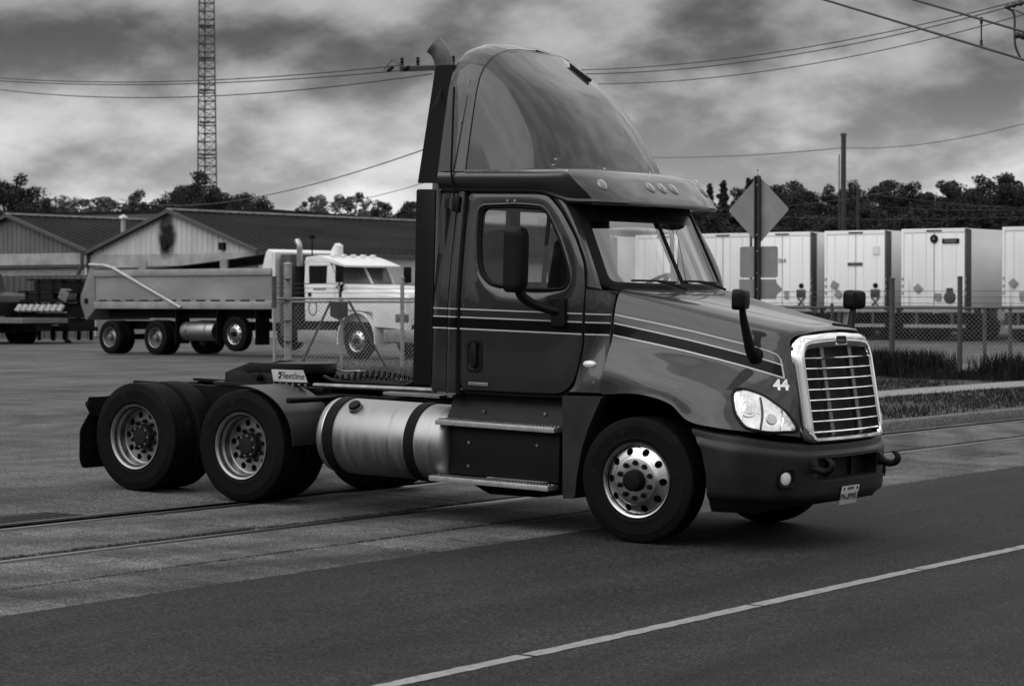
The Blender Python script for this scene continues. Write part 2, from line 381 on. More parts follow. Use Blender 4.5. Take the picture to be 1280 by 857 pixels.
# asphalt patch beside the far rail
def patch(name, pts, dz, m):
    o = MB().add([(x, y, gz(x) + dz) for x, y in pts], [tuple(range(len(pts)))]).build(name, m); tag(o, kind='structure'); return o
random.seed(2)
pp = [(-4.28 - .0 - .28 * math.sin(math.pi * t) + random.uniform(-.02, .02), -6.5 + 4.4 * t) for t in np.linspace(0, 1, 24)] + [(-4.29 + .0, -6.5 + 4.4 * t) for t in np.linspace(1, 0, 6)]
patch('tar_patch', [(x, y) for x, y in pp], .006, mat('tar', .016, .6, var=.3))
# grass blades (uncountable): verge, strip at the fence and the foot of the gate
def blades(name, label, region, n, h, m, seed, zf, lean=.5, w=.012, bare=False):
    rg = np.random.default_rng(seed); V = []; F = []
    for i in range(n):
        x, y = region(rg)
        if bare and math.sin(x * 2.1 + 1.3 * math.sin(y * .9)) + math.sin(y * 1.7 + x) + math.sin(y * .37) * 1.2 < rg.uniform(-2.2, .4): continue
        z = zf(x, y); a = rg.uniform(0, 6.283); hh = h * rg.uniform(.45, 1.3); l = rg.normal(0, lean) * hh; b = rg.uniform(0, 6.283)
        dx, dy = math.cos(a) * w, math.sin(a) * w; k = len(V)
        V += [(x - dx, y - dy, z), (x + dx, y + dy, z), (x + dx * .6 + l * .4 * math.cos(b), y + dy * .6 + l * .4 * math.sin(b), z + hh * .6), (x - dx * .6 + l * .4 * math.cos(b), y - dy * .6 + l * .4 * math.sin(b), z + hh * .6), (x + l * math.cos(b), y + l * math.sin(b), z + hh)]
        F += [(k, k + 1, k + 2, k + 3), (k + 3, k + 2, k + 4)]
    me = bpy.data.meshes.new(name); me.from_pydata(V, [], F); me.materials.append(m); o = bpy.data.objects.new(name, me); COL.objects.link(o)
    return tag(o, label, 'grass', kind='stuff')
M_grass = mat('grass', .021, .8, var=.7, scale=.9, spec=.1); M_dry = mat('dry_weeds', .085, .85, var=.5, scale=1.5); M_weed = mat('weeds', .012, .8, var=.7, scale=1.2, spec=.1)
blades('verge_grass', 'short dark grass growing on the verge between kerb and footpath', lambda r: (r.uniform(-7.98, -4.62), r.uniform(11, 60)), 30000, .06, M_grass, 1, verge_z, w=.009, bare=True)
blades('strip_grass', 'longer grass growing between footpath and wire fence', lambda r: (r.uniform(-12.4, -9.22), r.uniform(14, 62)), 24000, .07, M_grass, 2, lambda x, y: max(verge_z(x, y), gy(x, y)) + .02, w=.010, bare=True)
# ================================================================== the semi truck
TR = empty('semi_truck', 'dark painted day-cab semi truck with tall roof fairing turning onto the road', 'semi truck', (0, 0, 0), (0, R(1.73), 0))
def ysd(z): return 1.10 if z < 1.9 else 1.10 - .11 * ((min(z, 2.9) - 1.9) / .93) ** 1.15
def polar(poly, c, angs):
    P = [np.array(p, float) - c for p in poly]; out = []
    for a in angs:
        d = np.array((math.cos(a), math.sin(a))); best = None
        for i in range(len(P)):
            p, q = P[i - 1], P[i]; e = q - p; den = d[0] * e[1] - d[1] * e[0]
            if abs(den) < 1e-12: continue
            t = (p[0] * e[1] - p[1] * e[0]) / den; u = (p[0] * d[1] - p[1] * d[0]) / den
            if t > 0 and -1e-9 <= u <= 1 + 1e-9 and (best is None or t > best): best = t
        out.append(np.array(c) + d * best)
    return out
DOOR = [(-1.872, 2.828), (-1.168, 2.83), (-1.039, 2.801), (-.9, 2.676), (-.734, 2.457), (-.622, 2.239), (-.594, 2.05), (-.596, 1.876), (-.598, 1.58), (-.642, 1.367), (-.69, 1.235), (-.809, 1.155), (-1.293, 1.145), (-1.842, 1.14)]
WIN = [(-1.705, 2.646), (-1.66, 2.684), (-1.368, 2.687), (-1.10, 2.67), (-1.04, 2.615), (-.915, 2.424), (-.803, 2.206), (-.784, 2.096), (-.83, 2.044), (-.971, 2.035), (-1.258, 2.042), (-1.534, 2.066), (-1.624, 2.135), (-1.665, 2.217), (-1.695, 2.442)]
WC = np.array((-1.25, 2.36))
NA = 132; ANG = [2 * math.pi * i / NA for i in range(NA)]
dl = polar(roundpoly(DOOR, .05, 4), WC, ANG); wl_ = polar(roundpoly(WIN, .05, 4), WC, ANG)
def scl(loop, d):
    return [WC + (p - WC) * (1 + d / np.linalg.norm(p - WC)) for p in loop]
def ring_rows(A, B, spec, s):
    rows = []
    for t, off in spec:
        rows.append([((a + (b - a) * t)[0], s * (ysd((a + (b - a) * t)[1]) + off), (a + (b - a) * t)[1]) for a, b in zip(A, B)])
    return rows
for s in (-1, 1):
    a = scl(dl, -.006); b = scl(wl_, .035)
    door = MB().grid(ring_rows(a, b, [(0, -.05), (0, -.004), (.015, 0), (.2, .006), (.4, .008), (.6, .006), (.80, .004), (.84, .012), (.9, .013), (.96, .004), (.99, -.012), (1, -.04)], s), close=True).build('door', M_paint, TR)
    MB().grid(ring_rows(scl(wl_, .04), scl(wl_, .004), [(0, -.03), (.1, -.006), (.5, .001), (.9, -.01), (1, -.05)], s), close=True).build('window_seal', M_seal, door)
    MB().add([(p[0], s * (ysd(p[1]) - .022), p[1]) for p in scl(wl_, .015)] + [(WC[0], s * (ysd(WC[1]) - .022), WC[1])], [(i, (i + 1) % NA, NA) for i in range(NA)]).build('window_glass', M_glass, door)
    MB().box((-1.035, s * (ysd(2.32) - .035), 2.34), (.035, .02, .66), Matrix.Rotation(s * .11, 3, 'X')).build('division_bar', M_seal, door)
    hd = roundpoly([(-1.77, 1.58), (-1.60, 1.585), (-1.595, 1.30), (-1.765, 1.295)], .06, 5)
    h0 = resample(hd, 40, True); hc = h0.mean(0)
    rows = [[(hc[0] + (p[0] - hc[0]) * k, s * (1.10 + o), hc[1] + (p[1] - hc[1]) * k) for p in h0] for k, o in ((1, .0), (.98, .013), (.86, .015), (.78, .0135), (.74, .0095), (.02, .0095))]
    dh = MB().grid(rows, close=True).build('handle', M_blackpl, door)
    MB().prism(roundpoly([(-1.71, 1.55), (-1.655, 1.55), (-1.65, 1.35), (-1.70, 1.33)], .02, 4), s * 1.105, s * 1.135).build('latch_paddle', M_blackpl, dh, bevel=.006) if False else None
    MB().prism(roundpoly([(-1.71, 1.55), (-1.655, 1.55), (-1.65, 1.35), (-1.70, 1.33)], .02, 4), s * 1.105, s * 1.135).build('latch_paddle', M_blackpl, door, bevel=.006)
    for x in (-1.45, -1.375):
        MB().cyl((x, s * 1.0, 2.755), (x, s * (ysd(2.755) + .012), 2.755), .012, n=10).build('screw', M_alu, door)
    MB().bx(-1.74, -1.535, s * 1.104, s * 1.112, 1.185, 1.215).build('name_badge', M_steel, door, bevel=.003)
    # black jamb seen in the gap round the door
    MB().grid(ring_rows(scl(dl, .03), scl(dl, -.05), [(0, -.035), (1, -.035)], s), close=True).build('door_jamb', M_seal, TR, solid=.004)
    # cab corner behind the door with its half-round trim
    cols = [(-2.15, -.08), (-2.15, -.012), (-2.135, 0), (-2.05, .004), (-1.985, .002), (-1.972, -.016), (-1.968, .012), (-1.945, .032), (-1.92, .036), (-1.895, .026), (-1.885, .006), (-1.878, -.03)]
    zz = [1.10, 1.115, 1.16] + list(np.linspace(1.25, 2.75, 16)) + [2.80, 2.83]
    MB().grid([[(x + (.03 * (2.83 - z) / 1.7 if x > -1.9 else 0), s * (ysd(z) + o - (.03 if z < 1.11 else (.01 if z < 1.13 else 0))), z) for x, o in cols] for z in zz]).build('cab_corner', M_paint, TR)
    # A pillar
    dp = [(-1.10, 2.818), (-1.039, 2.801), (-.9, 2.676), (-.734, 2.457), (-.622, 2.239), (-.594, 2.05)]
    wp = [(-.865, .945, 2.765), (-.835, .95, 2.745), (-.755, .965, 2.60), (-.645, .98, 2.38), (-.545, 1.0, 2.17), (-.485, 1.01, 2.035)]
    dpp = crom([(x, ysd(z), z) for x, z in dp], 24); wpp = crom(wp, 24); rows = []
    for d, w in zip(dpp, wpp):
        d = d + np.array((.010, 0, .004)); mid = (d + w) / 2 + np.array((.012, .028, .005))
        pts = crom([d + np.array((-.005, -.05, 0)), d + np.array((0, -.002, 0)), mid, w], 10); rows.append([(q[0], s * q[1], q[2]) for q in pts])
    MB().grid(rows).build('windshield_pillar', M_paint, TR)
    # side extender rubbers behind the cab
    MB().prism(roundpoly([(-2.335, 1.17), (-2.14, 1.17), (-2.14, 2.845), (-2.345, 2.845)], .02, 3), s * 1.085, s * 1.105).build('side_extender', M_blackpl, TR, bevel=.005)
    v = [(-2.385, 1.035, 2.90), (-2.165, 1.045, 2.90), (-2.165, .845 if s < 0 else .88, 3.93 if s < 0 else 3.78), (-2.37, .835 if s < 0 else .87, 3.93 if s < 0 else 3.78)]
    MB().add([(x, s * y, z) for x, y, z in v] + [(x, s * (y - .018), z) for x, y, z in v], [(0, 1, 2, 3), (7, 6, 5, 4), (0, 4, 5, 1), (1, 5, 6, 2), (2, 6, 7, 3), (3, 7, 4, 0)]).build('fairing_extender', mat('extender_rubber', .004, .7, spec=.1), TR, smooth=0)
# ---- roof cap with the visor over the windshield
def plan_curve(xr, xf, w, bow, p=3.6, n=34, k=14):
    ys = w * np.sin(np.linspace(0, math.pi / 2, n)); f = [(xf - bow * (y / w) ** p, y) for y in ys]
    side = [(f[-1][0] + (xr - f[-1][0]) * t, w) for t in np.linspace(0, 1, k)[1:]]
    L = f + side
    return [(x, -y) for x, y in L[::-1]] + L[1:]
def sm(t): t = min(1, max(0, t)); return t * t * (3 - 2 * t)
LV = [(.90, 2.80, -.84, 2.765, .06), (.93, 2.795, -.70, 2.742, .10), (.995, 2.815, -.432, 2.728, .17), (1.02, 2.835, -.418, 2.738, .17), (1.03, 2.838, -.418, 2.755, .17), (1.012, 2.852, -.43, 2.775, .17), (1.03, 2.866, -.47, 2.825, .17), (1.055, 2.90, -.54, 2.89, .17), (1.064, 2.945, -.60, 2.95, .17),
      (1.055, 2.985, -.66, 3.0, .17), (1.03, 3.012, -.72, 3.03, .17), (.97, 3.03, -.82, 3.045, .18), (.75, 3.04, -1.1, 3.05, .2), (.4, 3.045, -1.4, 3.055, .2), (.05, 3.05, -1.7, 3.055, .02)]
rows = []
for w, zs, xf, zf, bow in LV:
    L = plan_curve(-2.155, xf, w, bow)
    rows.append([(x, y, zs + (zf - zs) * sm((x + 1.15) / .38)) for x, y in L])
roof = MB().grid(rows).build('roof_cap', M_paint, TR)
def caster(ob):
    return BVHTree.FromPolygons([tuple(v.co) for v in ob.data.vertices], [tuple(p.vertices) for p in ob.data.polygons])
roofb = caster(roof)
for y, dy in ((-.83, -.35), (-.19, -.03), (0, 0), (.19, .03), (.83, .35)):
    o = MB().lathe([(0.001, .062), (.022, .058), (.036, .045), (.042, .02), (.046, .0), (.046, -.05)], n=20, axis=0).build('marker_light', M_lamp, roof)
    h, n, i_, t_ = roofb.ray_cast(Vector((1.0, y + dy * .5, 2.895)), Vector((-1, -dy * .3, 0)).normalized())
    if n.x < 0: n = -n
    o.location = h - n * .004; o.rotation_euler = n.to_track_quat('X', 'Z').to_euler(); o.scale = (.42, 1.0, 1.45)
MB().box((-1.35, -1.056, 3.005), (1.05, .012, .018)).build('drip_rail', M_chrome, roof)
MB().box((-1.35, 1.056, 3.005), (1.05, .012, .018)).build('drip_rail', M_chrome, roof)
# ---- roof fairing
FZ = [3.00, 3.05, 3.15, 3.27, 3.4, 3.55, 3.7, 3.82, 3.90, 3.96, 4.0, 4.035, 4.06, 4.08, 4.10, 4.115, 4.122]
FX = np.interp(FZ, [3.02, 3.247, 3.489, 3.756, 3.931, 4.0, 4.053, 4.09, 4.122], [-.875, -.98, -1.135, -1.37, -1.62, -1.72, -1.795, -1.84, -1.89])
FW = np.interp(FZ, [3.0, 3.2, 3.5, 3.7, 3.85, 3.93, 4.0, 4.05, 4.08, 4.1, 4.115, 4.122], [1.045, 1.01, .955, .915, .875, .845, .79, .71, .62, .49, .28, .06])
XS = -1.862
rows = []; SEC = []
for z, xf, w in zip(FZ, FX, FW):
    n = 48; q = 2.8; bw_ = float(np.interp(z, [3.6, 3.95, 4.06, 4.122], [.75, .55, .3, .08])); th = math.pi / 2
    if xf - bw_ < XS: th = math.acos(min(1, max(0, (XS - xf + bw_) / bw_)) ** (q / 2))
    f = [(xf - bw_ + bw_ * max(0, math.cos(t)) ** (2 / q), w * math.sin(t) ** (2 / q)) for t in th * np.linspace(0, 1, n) ** 1.25]
    e = f[-1]; k = 18; side = []
    for t in np.linspace(0, 1, k)[1:]:
        if e[0] > XS + 1e-4: side.append((e[0] + (XS - e[0]) * t, e[1] + (w - e[1]) * t))
        else: side.append((XS, e[1]))
    SEC.append((e[1] if e[0] <= XS + 1e-4 else w, z))
    L = f + side; rows.append([(x, -y, z) for x, y in L[::-1]] + [(x, y, z) for x, y in L[1:]])
fair = MB().grid(rows).build('roof_fairing', M_paint, TR, smooth=60)
sec = list(SEC)
sec = [q for q in sec if q[0] > .03] + [(.0, max(z for w, z in sec if w > .03) + .004)]
sec = [(0.0 if i == len(sec) - 1 else w, z) for i, (w, z) in enumerate(sec)]
def secrow(x, dw, dz, k=1.0):
    S = crom([(w * k + dw, z + dz * (z - 3.0) / 1.1) for w, z in sec], 46); S[-1][0] = 0
    h = [(x, -y, z) for y, z in S]; return h + [(x, y, z) for _, y, z in [(0, q[0], q[1]) for q in S[::-1][1:]]]
MB().grid([secrow(-1.862, -.022, -.02), secrow(-1.87, .004, .006), secrow(-1.885, .010, .010), secrow(-2.0, .012, .050), secrow(-2.10, .008, .062), secrow(-2.165, -.004, .050), secrow(-2.172, -.03, -.01)]).build('fairing_trim', M_paint, TR, smooth=50)
fairb = caster(fair); trimb = caster([c for c in TR.children if c.name.startswith('fairing_trim')][0])
MB().grid([secrow(-1.84, -.016, -.012), secrow(-1.875, -.016, -.012)]).build('fairing_gasket', M_seal, TR)
for s in (-1, 1):
    for x, z in ((-1.99, 3.06), (-1.975, 3.42), (-1.955, 3.78), (-1.10, 3.06), (-1.10, 3.11), (-.905, 3.05), (-.905, 3.09)):
        h = None
        for bv in (fairb, trimb):
            q = bv.ray_cast(Vector((x, s * 3.0, z)), Vector((0, -s, 0)))
            if q[0] is not None and (h is None or abs(q[0].y) > abs(h.y)): h = q[0]
        if h is None: continue
        MB().cyl((x, h.y - s * .02, z), (x, h.y + s * .008, z), .011, n=8).build('bolt', M_alu, fair)
    MB().tube([(-2.0, s * 1.06, 3.72), (-2.0, s * 1.075, 3.0), (-1.985, s * 1.06, 2.83), (-1.965, s * 1.055, 2.76)], .009, 6).build('cable', M_seal, TR)
    MB().box((-1.95, s * 1.045, 2.72), (.075, .06, .13)).build('cable_bracket', M_blackpl, TR, bevel=.012)
# a small shark-fin aerial on the crown of the fairing
h = fairb.ray_cast(Vector((-1.66, .30, 6)), Vector((0, 0, -1)))[0]
MB().prism([(-.09, -.03), (.16, -.10), (.17, -.075), (.02, .02), (-.06, .075), (-.05, .03)], -.012, .012).build('aerial_fin', M_black, fair, loc=tuple(h))
# ---- windshield
def wrow(t, n=40, pad=0.0):
    zc_ = 2.06 + (2.735 - 2.06) * t; w = .965 - .055 * t + pad; xcn = -.29 - .355 * t; xco = -.485 - .325 * t
    return [(xcn + (xco - xcn) * abs(q) ** 2.3, w * q, zc_ - .035 * (1 - t) * (1 - q * q) * .4) for q in np.linspace(-1, 1, n)]
ws = MB().grid([wrow(t) for t in np.linspace(0, 1, 18)]).build('windshield', M_wglass, TR)
def wsl(pad, dx):
    """rounded loop on the windshield surface"""
    q = roundpoly([(-1 - pad, -pad), (1 + pad, -pad), (1 + pad, 1 + pad * 1.2), (-1 - pad, 1 + pad * 1.2)], .14 + pad, 7); q = resample(q, 120, True); out = []
    for a, t in q:
        zc_ = 2.06 + .675 * t; w = .965 - .055 * t; xcn = -.29 - .355 * t; xco = -.485 - .325 * t; aa = abs(a)
        out.append((xcn + (xco - xcn) * aa ** 2.3 + dx, w * a, zc_ - .014 * (1 - t) * (1 - min(1, a * a))))
    return out
MB().grid([wsl(.06, -.05), wsl(.06, .002), wsl(.045, .014), wsl(-.03, .016), wsl(-.055, .012), wsl(-.06, .002), wsl(-.06, -.03)], close=True).build('windshield_seal', M_seal, TR)
MB().grid([[(x + .004, y * .985, z) for x, y, z in wrow(t)] for t in np.linspace(.80, 1, 6)]).build('sun_band', mat('sun_band', .004, .25), TR)
cd = MB()
for t in np.linspace(0, 1, 12): pass
rowsd = []
for t in np.linspace(-.01, 1.01, 14):
    zc_ = 2.06 + .675 * t - .014 * (1 - t); xc_ = -.29 - .355 * t; rowsd.append([(xc_ - .03, -.022, zc_ - .01), (xc_ + .008, -.022, zc_), (xc_ + .016, 0, zc_ + .004), (xc_ + .008, .022, zc_), (xc_ - .03, .022, zc_ - .01)])
MB().grid(rowsd).build('centre_divider', M_seal, TR)
for s, base in ((-1, -.25), (1, .42)):
    # wipers parked along the base of the glass
    p = [(-.30 + .002, base + .0, 2.075), (-.315, base - .25, 2.095), (-.36, base - .5, 2.11)]
    wmesh = MB().tube([(-.20, base + .12, 2.045), (-.255, base, 2.085), (-.29, base - .2, 2.11)], .011, 6).tube([(-.262, base + .06, 2.100), (-.285, base - .22, 2.112), (-.345, base - .52, 2.112)], .010, 6)
    wmesh.build('wiper', M_black, TR)
# cowl and fire wall
MB().grid([[(x + .02, y * 1.02, z - .03) for x, y, z in wrow(0)], [(-.40 + .18 * (1 - q * q), .97 * q, 2.005 + .02 * (1 - q * q)) for q in np.linspace(-1, 1, 40)], [(-.36 + .02 * (1 - q * q), .9 * q, 1.99) for q in np.linspace(-1, 1, 40)]]).build('cowl_vent', M_blackpl, TR)
# ---- hood (control net: stations along the truck, from the centre line down to the wheel arch)
def Xg(z, y): return 1.315 - .155 * ((z - .88) / .8) - .05 * (y / .66) ** 2
HC = [
 [(-.372, 0, 2.045), (-.372, .48, 2.04), (-.372, .80, 2.03), (-.372, .905, 2.0), (-.372, .955, 1.90), (-.372, .985, 1.76), (-.372, 1.0, 1.62), (-.372, 1.06, 1.50), (-.372, 1.115, 1.36), (-.372, 1.132, 1.18)],
 [(0, 0, 1.985), (0, .46, 1.975), (0, .74, 1.955), (0, .84, 1.92), (0, .885, 1.83), (0, .915, 1.71), (0, .955, 1.585), (0, 1.05, 1.475), (0, 1.15, 1.34), (0, 1.185, 1.203)],
 [(.3, 0, 1.93), (.3, .43, 1.918), (.3, .68, 1.893), (.3, .78, 1.855), (.3, .825, 1.765), (.3, .86, 1.65), (.3, .905, 1.535), (.3, 1.02, 1.435), (.3, 1.155, 1.295), (.3, 1.195, 1.145)],
 [(.48, 0, 1.897), (.48, .41, 1.883), (.48, .645, 1.857), (.48, .74, 1.818), (.48, .79, 1.73), (.48, .825, 1.615), (.48, .875, 1.505), (.48, .99, 1.40), (.48, 1.14, 1.24), (.48, 1.195, 1.018)],
 [(.72, 0, 1.853), (.72, .39, 1.838), (.72, .61, 1.808), (.72, .70, 1.768), (.72, .745, 1.68), (.72, .775, 1.57), (.72, .825, 1.455), (.72, .93, 1.345), (.72, 1.085, 1.19), (.72, 1.175, .975)],
 [(.93, 0, 1.815), (.94, .37, 1.797), (.93, .585, 1.765), (.92, .67, 1.725), (.92, .705, 1.635), (.92, .735, 1.525), (.93, .78, 1.405), (.94, .855, 1.29), (.95, .96, 1.13), (.96, 1.06, .95)],
 [(1.10, 0, 1.78), (1.09, .36, 1.762), (1.045, .57, 1.73), (1.02, .645, 1.685), (1.03, .675, 1.595), (1.05, .695, 1.485), (1.075, .72, 1.36), (1.10, .755, 1.245), (1.12, .81, 1.09), (1.13, .88, .93)],
 [(1.165, 0, 1.75), (1.15, .35, 1.735), (1.09, .55, 1.705), (1.06, .62, 1.66), (1.085, .642, 1.575), (1.115, .652, 1.465), (1.145, .662, 1.34), (1.17, .674, 1.225), (1.195, .69, 1.07), (1.215, .705, .91)]]
HC = np.array(HC); nu, nv = 56, 60
tmp = np.array([crom(HC[:, j], nu) for j in range(HC.shape[1])])      # [v][u]
HG = np.array([crom(tmp[:, i], nv) for i in range(nu)])              # [u][v]
def hood_mesh():
    rows = []
    for i in range(nu):
        r = HG[i]; right = [(x, -y, z) for x, y, z in r[::-1]]; rows.append(right + [tuple(p) for p in r[1:]])
    return rows
hood = MB().grid(hood_mesh()).build('hood', M_paint, TR, solid=-.012, smooth=70)
hv = [tuple(v.co) for v in hood.data.vertices]; hbvh = BVHTree.FromPolygons(hv, [tuple(p.vertices) for p in hood.data.polygons])
def on_hood(x, z, s, off=.0025, d=(0.0, 1.0)):
    """point on the hood's side reached from outside along direction d (x, inward)"""
    dirv = Vector((d[0], -s * d[1], 0)).normalized(); o = Vector((x, s * 1.0, z)) - dirv * 2.0
    h, n, i, t = hbvh.ray_cast(o, dirv)
    if h is None: h, n, i, t = hbvh.find_nearest(Vector((x, s * 1.0, z)))
    if n.dot(dirv) > 0: n = -n
    return np.array(h + n * off)
def hood_strip(name, up, lowr, m, s, n=60, off=.0025):
    U = resample(up, n); L = resample(lowr, n); k = 4
    rows = [[on_hood(*(U[i] + (L[i] - U[i]) * j / (k - 1)), s, off) for j in range(k)] for i in range(n)]
    return MB().grid(rows).build(name, m, hood, smooth=60)
# stripes: three thin silver lines, black between the lower two
SU = [(-.365, 1.835), (0, 1.775), (.30, 1.722), (.55, 1.672), (.78, 1.625), (.93, 1.588), (1.0, 1.56), (1.035, 1.52)]
SM = [(-.365, 1.766), (0, 1.703), (.30, 1.648), (.55, 1.597), (.78, 1.548), (.95, 1.508), (1.055, 1.478)]
SL = [(-.365, 1.668), (0, 1.610), (.30, 1.557), (.55, 1.507), (.78, 1.457), (.95, 1.415), (1.08, 1.378)]
def off2(P, d): return [(x, z + d) for x, z in P]
def side_strip(name, x0, x1, z0, z1, m, parent, s, n=16):
    return MB().grid([[(x, s * (ysd(z) + .0095), z) for z in (z0, z1)] for x in np.linspace(x0, x1, n)]).build(name, m, parent)
for s in (-1, 1):
    hood_strip('pinstripe', SU, off2(SU, -.011), M_line, s, off=.004); hood_strip('pinstripe', SM, off2(SM, -.011), M_line, s, off=.004); hood_strip('pinstripe', SL, off2(SL, -.012), M_line, s, off=.004)
    hood_strip('black_band', off2(SM, -.010), SL, M_band, s)
    hood_strip('pinstripe', [(1.035, 1.522), (1.062, 1.44), (1.082, 1.372)], [(1.024, 1.522), (1.05, 1.44), (1.07, 1.372)], M_line, s, n=20, off=.004)
    # number on the nose
    o = text('fleet_number', '44', .115, M_white, hood, (0, 0, 0), (0, 0, 0), ext=0, bold=.004)
    for v in o.data.vertices:
        v.co = on_hood(1.068 - s * v.co.x * .85 if s < 0 and False else 1.068 + (v.co.x if s < 0 else -v.co.x) * .85 - .30 * v.co.y, 1.315 + v.co.y, s, .004)
# cowl side panel between door and hood
for s in (-1, 1):
    dz = [(-.586, 2.035), (-.586, 1.876), (-.588, 1.58), (-.632, 1.367), (-.68, 1.232), (-.73, 1.185)]
    de = crom([(x, ysd(z), z) for x, z in dz], 30)
    he = crom([(-.392, .93, 2.015), (-.39, .965, 1.88), (-.39, .99, 1.68), (-.39, 1.05, 1.50), (-.39, 1.115, 1.34), (-.39, 1.135, 1.19)], 30)
    rows = []
    for a, b in zip(de, he):
        m1 = a * .65 + b * .35 + np.array((0, .018, 0)); m2 = a * .3 + b * .7 + np.array((0, .014, 0))
        rows.append([(q[0], s * q[1], q[2]) for q in crom([a + np.array((-.003, -.05, 0)), a, m1, m2, b, b + np.array((.002, -.05, 0))], 14)])
    cp = MB().grid(rows).build('cowl_panel', M_paint, TR)
    ch = [tuple(v.co) for v in cp.data.vertices]; cb_ = BVHTree.FromPolygons(ch, [tuple(p.vertices) for p in cp.data.polygons])
    def on_cowl(x, z, off=.003):
        h, n, i, t = cb_.ray_cast(Vector((x, s * 3, z)), Vector((0, -s, 0)))
        if h is None: h = Vector((x, s * 1.08, z))
        return (h[0], h[1] + s * off, h[2])
    for z, w, m in ((1.829, .011, M_line), (1.760, .011, M_line), (1.662, .012, M_line), (1.711, .088, M_band)):
        MB().grid([[on_cowl(x, z + k * w / 2, .004 if m is M_line else .0025) for k in (-1, 0, 1)] for x in np.linspace(-.578, -.40, 10)]).build('pinstripe' if m is M_line else 'black_band', m, cp)
    p = on_cowl(-.53, 1.42, .0)
    o = MB().lathe([(.001, .022), (.03, .018), (.045, .008), (.05, -.01)], n=20, axis=1).build('side_marker', M_lampl, cp); o.location = p; o.rotation_euler = (0, 0, 0 if s > 0 else math.pi); o.scale = (1.25, 1, .62)
    p = on_cowl(-.46, 1.275, .0)
    MB().cyl((p[0], p[1] - s * .02, p[2]), (p[0], p[1] + s * .006, p[2]), .012, n=10).build('bolt', M_steel, cp)
# stripes along doors and cab corners
for ch in list(TR.children):
    pass
doors = [c for c in TR.children if c.name.startswith('door') and 'jamb' not in c.name]; corners = [c for c in TR.children if c.name.startswith('cab_corner')]
for s, d, c in ((-1, doors[0], corners[0]), (1, doors[1], corners[1])):
    for z0, z1, m in ((1.824, 1.835, M_line), (1.755, 1.766, M_line), (1.656, 1.668, M_line), (1.668, 1.755, M_band)):
        side_strip('pinstripe' if m is M_line else 'black_band', -1.843, -.606, z0, z1, m, d, s)
        nm = 'pinstripe' if m is M_line else 'black_band'
        MB().grid([[(x, s * (1.10 + o_ + .003), z) for z in (z0, z1)] for x, o_ in ((-2.134, .0), (-2.05, .005), (-1.98, .003))]).grid([[(x + .02, s * (1.10 + o_ + .003), z) for z in (z0, z1)] for x, o_ in ((-1.968 - .02, .013), (-1.945 - .02, .033), (-1.92 - .005, .0375), (-1.895, .03), (-1.888, .012))]).build(nm, m, c)
# ---- chrome grille
def gloop(w, z0, z1, dx, r=.16, n=120, top=.05):
    q = roundpoly([(-w * 1.0, z0), (w * 1.0, z0), (w * .975, z1), (-w * .975, z1)], [r * .55, r * .55, r, r], 9); q = resample(q, n, True)
    return [(Xg(z, y) + dx, y, z + (top * (1 - (y / w) ** 2) * max(0, (z - 1.3) / .4))) for y, z in q]
grille = MB().grid([gloop(.672, .862, 1.69, -.06, .19), gloop(.676, .858, 1.695, -.02, .19), gloop(.666, .866, 1.685, .014, .18), gloop(.640, .88, 1.66, .032, .16), gloop(.600, .90, 1.615, .030, .10), gloop(.585, .908, 1.60, .018, .08, top=.03), gloop(.58, .912, 1.59, -.03, .07, top=.02), gloop(.578, .914, 1.585, -.12, .07, top=.02)], close=True).build('grille_surround', M_chrome, TR)
MB().grid([[(Xg(z, y) - .11, y, z) for y in np.linspace(-.585, .585, 14)] for z in np.linspace(.90, 1.62, 8)]).build('radiator_screen', mat('radiator_screen', .012, .7, var=.5, scale=60), grille)
for i in range(8):
    z = .945 + i * .0835; w = .575
    rows = []
    for y in np.linspace(-w, w, 20):
        x = Xg(z, y) + .006; rows.append([(x, y, z + .006), (x + .007, y, z), (x, y, z - .006), (x - .05, y, z - .002), (x - .05, y, z + .008)])
    MB().grid(rows, close=True).build('grille_bar', M_chrome, grille, smooth=30)
for y in (-.245, .245):
    MB().grid([[(Xg(z, y) - .018, y - .03, z), (Xg(z, y) - .012, y, z), (Xg(z, y) - .018, y + .03, z), (Xg(z, y) - .06, y + .03, z), (Xg(z, y) - .06, y - .03, z)] for z in np.linspace(.915, 1.61, 10)], close=True).build('grille_upright', mat('grille_upright', .16, .35, metal=.9), grille, smooth=30)
bd = roundpoly([(-.10, -.042), (.10, -.042), (.10, .042), (-.10, .042)], .03, 5)
o = MB().prism(bd, 0, .016, axis=0).build('badge', M_chrome, grille, bevel=.005); o.location = (Xg(1.67, 0) + .026, 0, 1.668); o.rotation_euler = (0, R(-11), 0)
o = MB().prism([(y * .88, z * .78) for y, z in bd], .0165, .0185, axis=0).build('badge_field', M_black, grille); o.location = (Xg(1.67, 0) + .026, 0, 1.668); o.rotation_euler = (0, R(-11), 0)
o = text('badge_script', 'Freightliner', .034, M_alu, grille, (Xg(1.67, 0) + .047, 0, 1.668), (R(90), 0, R(90)), shear=.2); o.rotation_euler = (R(90 + 0), 0, R(90))
MB().tube([(1.10, y, 1.80 - .02 * abs(y) / .3) for y in (.05, .25, .42)], .012, 6).build('insect_rail', M_black, hood)
